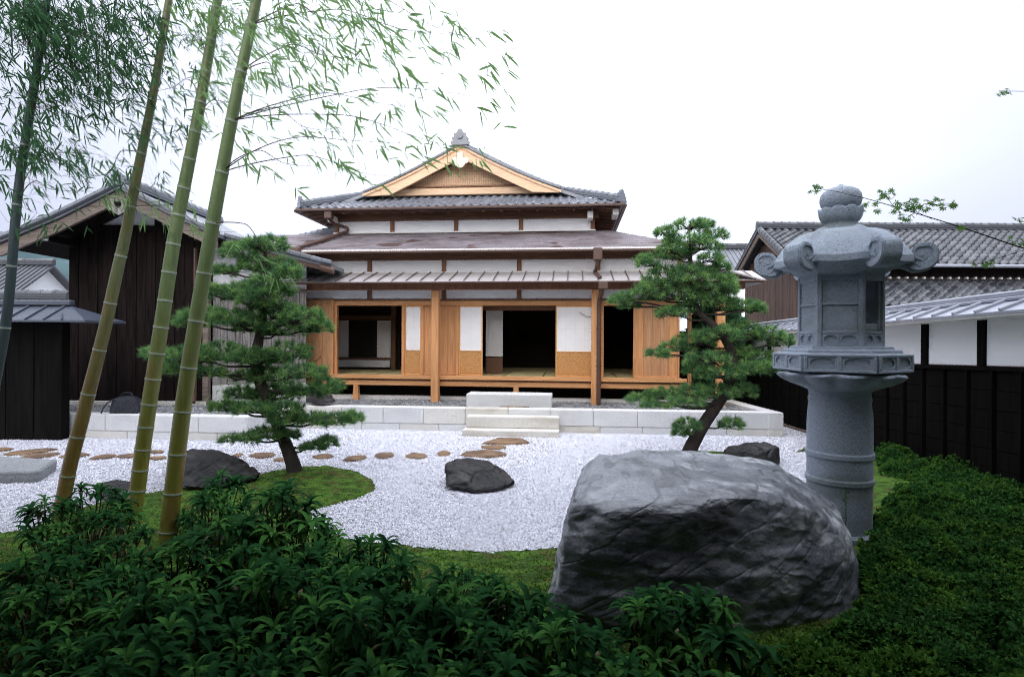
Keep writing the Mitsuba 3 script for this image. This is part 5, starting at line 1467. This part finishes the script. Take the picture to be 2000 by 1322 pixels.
for nm, lo, hi in ROWS:
    row = sorted(q for q in SHRUBS if lo <= q[1] < hi)
    for k, q in enumerate(row): ROWLAB[q] = f'dark glossy shrub, {ORD[k]} in {nm}'
for si, (px, py) in enumerate(SHRUBS):
    r = np.random.default_rng(2000 + si)
    sc = r.uniform(0.95, 1.25) if py < 1180 else r.uniform(0.85, 1.1)
    if (px, py) == (898, 1095): sc = 0.6
    if (px, py) == (545, 948): sc = 1.45
    z0 = 0.12
    top = z0 + 0.55 * sc
    g_ = ground_at(px, py, top)
    if (px, py) in NAMED: key = thing('leafy_shrub', NAMED[(px, py)], 'shrub', 'broad-leaved shrubs in the foreground')
    else: key = thing('leafy_shrub', ROWLAB[(px, py)], 'shrub', 'broad-leaved shrubs in the foreground')
    st_, ol, yo, wo = VAR[si % 4]
    M = np.array(T().translate([g_[0], g_[1], z0]).rotate([0, 0, 1], float(r.uniform(0, 360))).scale([sc * r.uniform(.95, 1.1), sc, sc]).matrix, float).reshape(4, 4)
    for nm, pr in (('stems', st_), ('foliage', ol), ('young_foliage', yo), ('worn_leaves', wo)):
        placed(key, nm, pr, M)

# ------------------------------------------------------------------ small-leaved azalea cover at the right
AZ_PX = [(1700, 868), (1712, 846), (1800, 858), (1900, 868), (2010, 885), (2120, 930), (2160, 1100), (2200, 1420), (1320, 1420), (1375, 1290), (1480, 1225), (1600, 1185), (1672, 1120), (1660, 1075), (1690, 1010), (1708, 950), (1755, 934), (1788, 914), (1750, 896), (1715, 890)]
AZP = Polygon([ground_at(*q, 0.42)[:2] for q in AZ_PX]).buffer(0)


def az_top(xy):
    d = shapely.distance(shapely.points(xy), AZP.exterior)
    p = np.c_[xy, xy[:, :1] * 0]
    return 0.08 + 0.24 * (1 - np.exp(-d / 0.16)) + 0.36 * (meshkit.fbm(p * 1.7, 2, 6) - 0.5) + 0.26 * (meshkit.noise(p * 4.2, 2) - 0.5)


xy = np.vstack([scatter(AZP, 17000, 61), (lambda q: q[q[:, 1] > 4.5])(scatter(AZP, 30000, 66)), (lambda q: q[shapely.contains_xy(AZP, q[:, 0], q[:, 1])])(np.random.default_rng(67).uniform([3.2, 6.3], [7.0, 12.5], (26000, 2)))])
r = np.random.default_rng(62)
zt = az_top(xy)
drop = r.uniform(0, 1, len(xy)) ** 1.6 * 0.26
c = np.c_[xy, zt - drop]
k7 = 9
b = np.repeat(c, k7, 0)
e = 0.02
gx = (az_top(xy + [e, 0]) - az_top(xy - [e, 0])) / (2 * e); gy = (az_top(xy + [0, e]) - az_top(xy - [0, e])) / (2 * e)
ax = norm(np.c_[-gx * 0.8, -gy * 0.8, np.ones(len(xy))] + r.normal(0, 0.25, (len(xy), 3)))
d = norm(norm(r.normal(size=b.shape)) + np.repeat(ax, k7, 0) * 0.7)
L = np.repeat(r.uniform(0.030, 0.054, len(xy)), k7) * r.uniform(0.75, 1.15, len(b))
key = thing('azalea_cover', 'dense small-leaved evergreen ground cover round the lantern at the right', 'shrubs', kind='stuff')
yg = np.repeat((meshkit.noise(np.c_[xy, zt] * 5.0, 12) + r.normal(0, 0.12, len(xy)) > 0.62) & (drop < 0.09), k7)
part(key, 'foliage', leaf_set(b[~yg], d[~yg], L[~yg], L[~yg] * 0.22, 63, 0.05), 'azalea_leaf', True)
leafy('azalea_young_leaf', (0.085, 0.19, 0.035), 0.5, 0.35)
part(key, 'young_foliage', leaf_set(b[yg] + [0, 0, 0.02], d[yg] + [0, 0, 0.6], L[yg], L[yg] * 0.22, 64, 0.05), 'azalea_young_leaf', True)
x0, y0, x1, y1 = AZP.bounds
X, Y = np.meshgrid(np.arange(x0, x1, 0.08), np.arange(y0, y1, 0.08))
q2 = np.c_[X.ravel(), Y.ravel()]
ins = shapely.contains_xy(AZP, q2[:, 0], q2[:, 1])
zz = np.where(ins, az_top(q2) - 0.09, -0.05)
gi = np.arange(X.size).reshape(X.shape)
q4 = np.stack([gi[:-1, :-1].ravel(), gi[:-1, 1:].ravel(), gi[1:, 1:].ravel(), gi[1:, :-1].ravel()], 1)
part(key, 'twigs', (np.c_[q2, zz], q4[ins[q4].any(1)]), 'azalea_leaf', True)

# moss sprigs that roughen the nearer moss
vis = MOSS.intersection(Polygon([(-5.5, 3.2), (3.2, 3.2), (3.2, 6.2), (-0.5, 6.4), (-1.6, 9.8), (-5.5, 9.8)]))
xy = scatter(vis, 36000, 71)
d_, h_ = moss_height(xy[:, 0], xy[:, 1])
r = np.random.default_rng(72)
b = np.repeat(np.c_[xy, h_ - 0.004], 2, 0)
leafy('moss_sprig', (0.085, 0.165, 0.025), 0.4, 0.7)
solo('moss_sprigs', leaf_set(b, norm(r.normal(size=b.shape) * [1, 1, 0.5] + [0, 0, 0.8]), r.uniform(0.016, 0.046, len(b)), 0.005, 73, 0.1), 'moss_sprig', 'fine upright moss sprigs on the moss mounds', 'moss', True, kind='stuff')

# ------------------------------------------------------------------ maple twig reaching in from the right
MAPLE = None
key = thing('maple_tree', 'maple branch with star-shaped leaves reaching in from the right above the lantern', 'maple')
YM = 4.4
bpth = smooth_path([[5.6, 4.4, 1.2], [5.4, 4.4, 2.2], at(2140, 525, YM), at(1990, 482, YM), at(1880, 445, YM), at(1740, 402, YM), at(1680, 385, YM), at(1625, 373, YM), at(1592, 368, YM)], 60)
part(key, 'trunk', tube(smooth_path([[5.75, 4.45, -0.1], [5.7, 4.4, 1.2], [5.55, 4.3, 2.6], [5.65, 4.2, 4.6]], 20), np.linspace(0.09, 0.05, 20), 10), 'bark', True)
part(key, 'branch', tube(bpth, np.linspace(0.011, 0.0020, 60), 6), 'bark', True)


def maple_leaves(pts, size, seed):
    r = np.random.default_rng(seed)
    V, F, n0 = [], [], 0
    for p in pts:
        z = norm(r.normal(size=3) * [0.5, 0.5, 0.3] + [0, -0.55, 0.7]); x = norm(np.cross(r.normal(size=3), z)); y = np.cross(z, x)
        s = size * r.uniform(0.7, 1.2)
        for a in (-2.1, -1.3, -0.6, 0, 0.6, 1.3, 2.1):
            ln = s * (1.0 - 0.17 * abs(a)); dx = x * math.cos(a) + y * math.sin(a); sx_ = -x * math.sin(a) + y * math.cos(a)
            V += [p, p + dx * ln * 0.5 + sx_ * ln * 0.15, p + dx * ln - z * 0.1 * ln, p + dx * ln * 0.5 - sx_ * ln * 0.15]
            F += [[n0, n0 + 1, n0 + 2], [n0, n0 + 2, n0 + 3]]; n0 += 4
    return np.array(V), np.array(F)


r = np.random.default_rng(81)
pts = []
for px, py, rx, ry, n in [(1594, 370, 10, 6, 9), (1700, 405, 14, 8, 10), (1732, 382, 16, 10, 16), (1765, 405, 25, 12, 22), (1800, 400, 25, 12, 22), (1825, 395, 14, 8, 10), (1850, 402, 14, 5, 8), (1778, 425, 20, 6, 8), (1960, 178, 12, 7, 9), (1915, 515, 26, 8, 10), (1880, 447, 8, 4, 4), (1993, 430, 10, 5, 6), (1985, 470, 14, 8, 8)]:
    for _ in range(n): pts.append(at(px + r.uniform(-1, 1) * rx, py + r.uniform(-1, 1) * ry, YM + r.normal(0, 0.06)))
part(key, 'foliage', maple_leaves(pts, 0.042, 82), 'maple_leaf', False, kind='stuff')
pts = []
while len(pts) < 9000:
    q = np.array([r.uniform(0.4, 7.4), r.uniform(0.2, 4.2), r.uniform(3.6, 6.6)])
    if q[2] > CAM_H + 0.66 * q[1] + 0.35 and np.linalg.norm((q - [4.4, 2.1, 5.1]) / [3.2, 1.9, 1.6]) < 1 and meshkit.noise(q[None] * 1.8, 4)[0] > 0.38: pts.append(q)
part(key, 'crown', maple_leaves(pts, 0.075, 83), 'maple_leaf', False, kind='stuff')
for q in ([3.2, 2.0, 5.2], [4.6, 1.3, 5.6], [5.0, 3.2, 5.5], [2.2, 2.4, 5.3], [6.4, 2.4, 5.3]):
    part(key, 'limb', tube(smooth_path([[5.62, 4.25, 3.4], (np.array([5.6, 4.2, 4.5]) + q) / 2 + [0, 0, 0.2], q], 14), np.linspace(0.045, 0.012, 14), 7), 'bark', True)
for a, b in [((1745, 403), (1728, 380)), ((1790, 420), (1805, 398)), ((1805, 398), (1858, 402)), ((1820, 428), (1778, 408)), ((2060, 180), (1950, 178)), ((2060, 470), (1905, 518))]:
    part(key, 'twig', tube([at(*a, YM), at(*b, YM)], 0.0022, 4, False), 'bark', True)

# ------------------------------------------------------------------ small things
k = thing('bag', 'dark bag left standing on the left podium before the gatehouse', 'bag')
bv, bf = box(-0.30, 0.30, -0.13, 0.13, 0, 0.36, 0.07)
o = at(247, 812, 12.25)
o[2] = 0.50
part(k, 'body', rock([[o[0] + x, o[1] + y, o[2] + z] for x, y, z in [(-.31, -.13, 0), (.33, -.13, 0), (.33, .13, 0), (-.31, .13, 0), (-.27, -.1, .30), (-.2, .1, .36), (.2, -.1, .36), (.32, .08, .28), (.1, .1, .38)]], 0.04, 0.015, 51, 6.0), 'bag_cloth', True)
part(k, 'strap', tube(smooth_path([o + [-.2, -.12, .30], o + [-.33, -.18, .18], o + [-.40, -.2, 0.01]], 12), 0.014, 6), 'bag_cloth', True)
part(k, 'handle', tube(smooth_path([o + [-.12, 0, .34], o + [-.05, 0, .43], o + [.08, 0, .43], o + [.14, 0, .35]], 12), 0.016, 6), 'bag_cloth', True)
r = np.random.default_rng(97)
q = np.c_[r.uniform(-6, 4, 420), r.uniform(5.4, 12.6, 420)]
q = q[shapely.contains_xy(GRAVEL.union(MOSS), q[:, 0], q[:, 1])]
zq = np.where(shapely.contains_xy(MOSS, q[:, 0], q[:, 1]), moss_height(q[:, 0], q[:, 1])[1] + 0.015, 0.022)
mat('dry_leaf', (0.22, 0.15, 0.07), 0.8)
solo('fallen_leaves', leaf_set(np.c_[q, zq], norm(r.normal(size=(len(q), 3)) * [1, 1, 0.08]), r.uniform(0.05, 0.10, len(q)), 0.006, 98, 0.0), 'dry_leaf', 'dry fallen bamboo leaves scattered over gravel and moss', 'leaves', True, kind='stuff')
k = thing('young_shoot', 'thin upright green shoot before the lantern column', 'plant')
s0 = at(1648, 1075, 5.0); s1 = at(1652, 955, 5.0)
part(k, 'stem', tube([s0, (s0 + s1) / 2 + [0.01, 0, 0], s1], [0.006, 0.004, 0.002], 5), 'twig', True)
tt = np.linspace(0.15, 1, 40)[:, None]
part(k, 'leaves', leaf_set(s0 + (s1 - s0) * tt, norm(np.random.default_rng(91).normal(size=(40, 3)) * [1, 1, 0.3] + [0, 0, 0.7]), 0.04, 0.006, 92), 'azalea_leaf', True, kind='stuff')
k = thing('bamboo_grass', 'light green clump on the podium behind the left pine', 'plant')
r = np.random.default_rng(95)
c0 = at(495, 775, 12.9)
pp = c0 + r.normal(size=(420, 3)) * [0.33, 0.25, 0.22]
pp[:, 2] = np.maximum(pp[:, 2], 0.5)
part(k, 'foliage', leaf_set(pp, norm(r.normal(size=pp.shape) + [0, 0, 0.3]), 0.12, 0.012, 96, 0.3), 'bamboo_leaf', True, kind='stuff')
part(k, 'stems', join([tube([[c0[0] + a * 0.4, c0[1], 0.45], [c0[0] + a, c0[1], c0[2] + 0.2]], 0.006, 5, False) for a in np.linspace(-.3, .3, 9)]), 'twig', True)
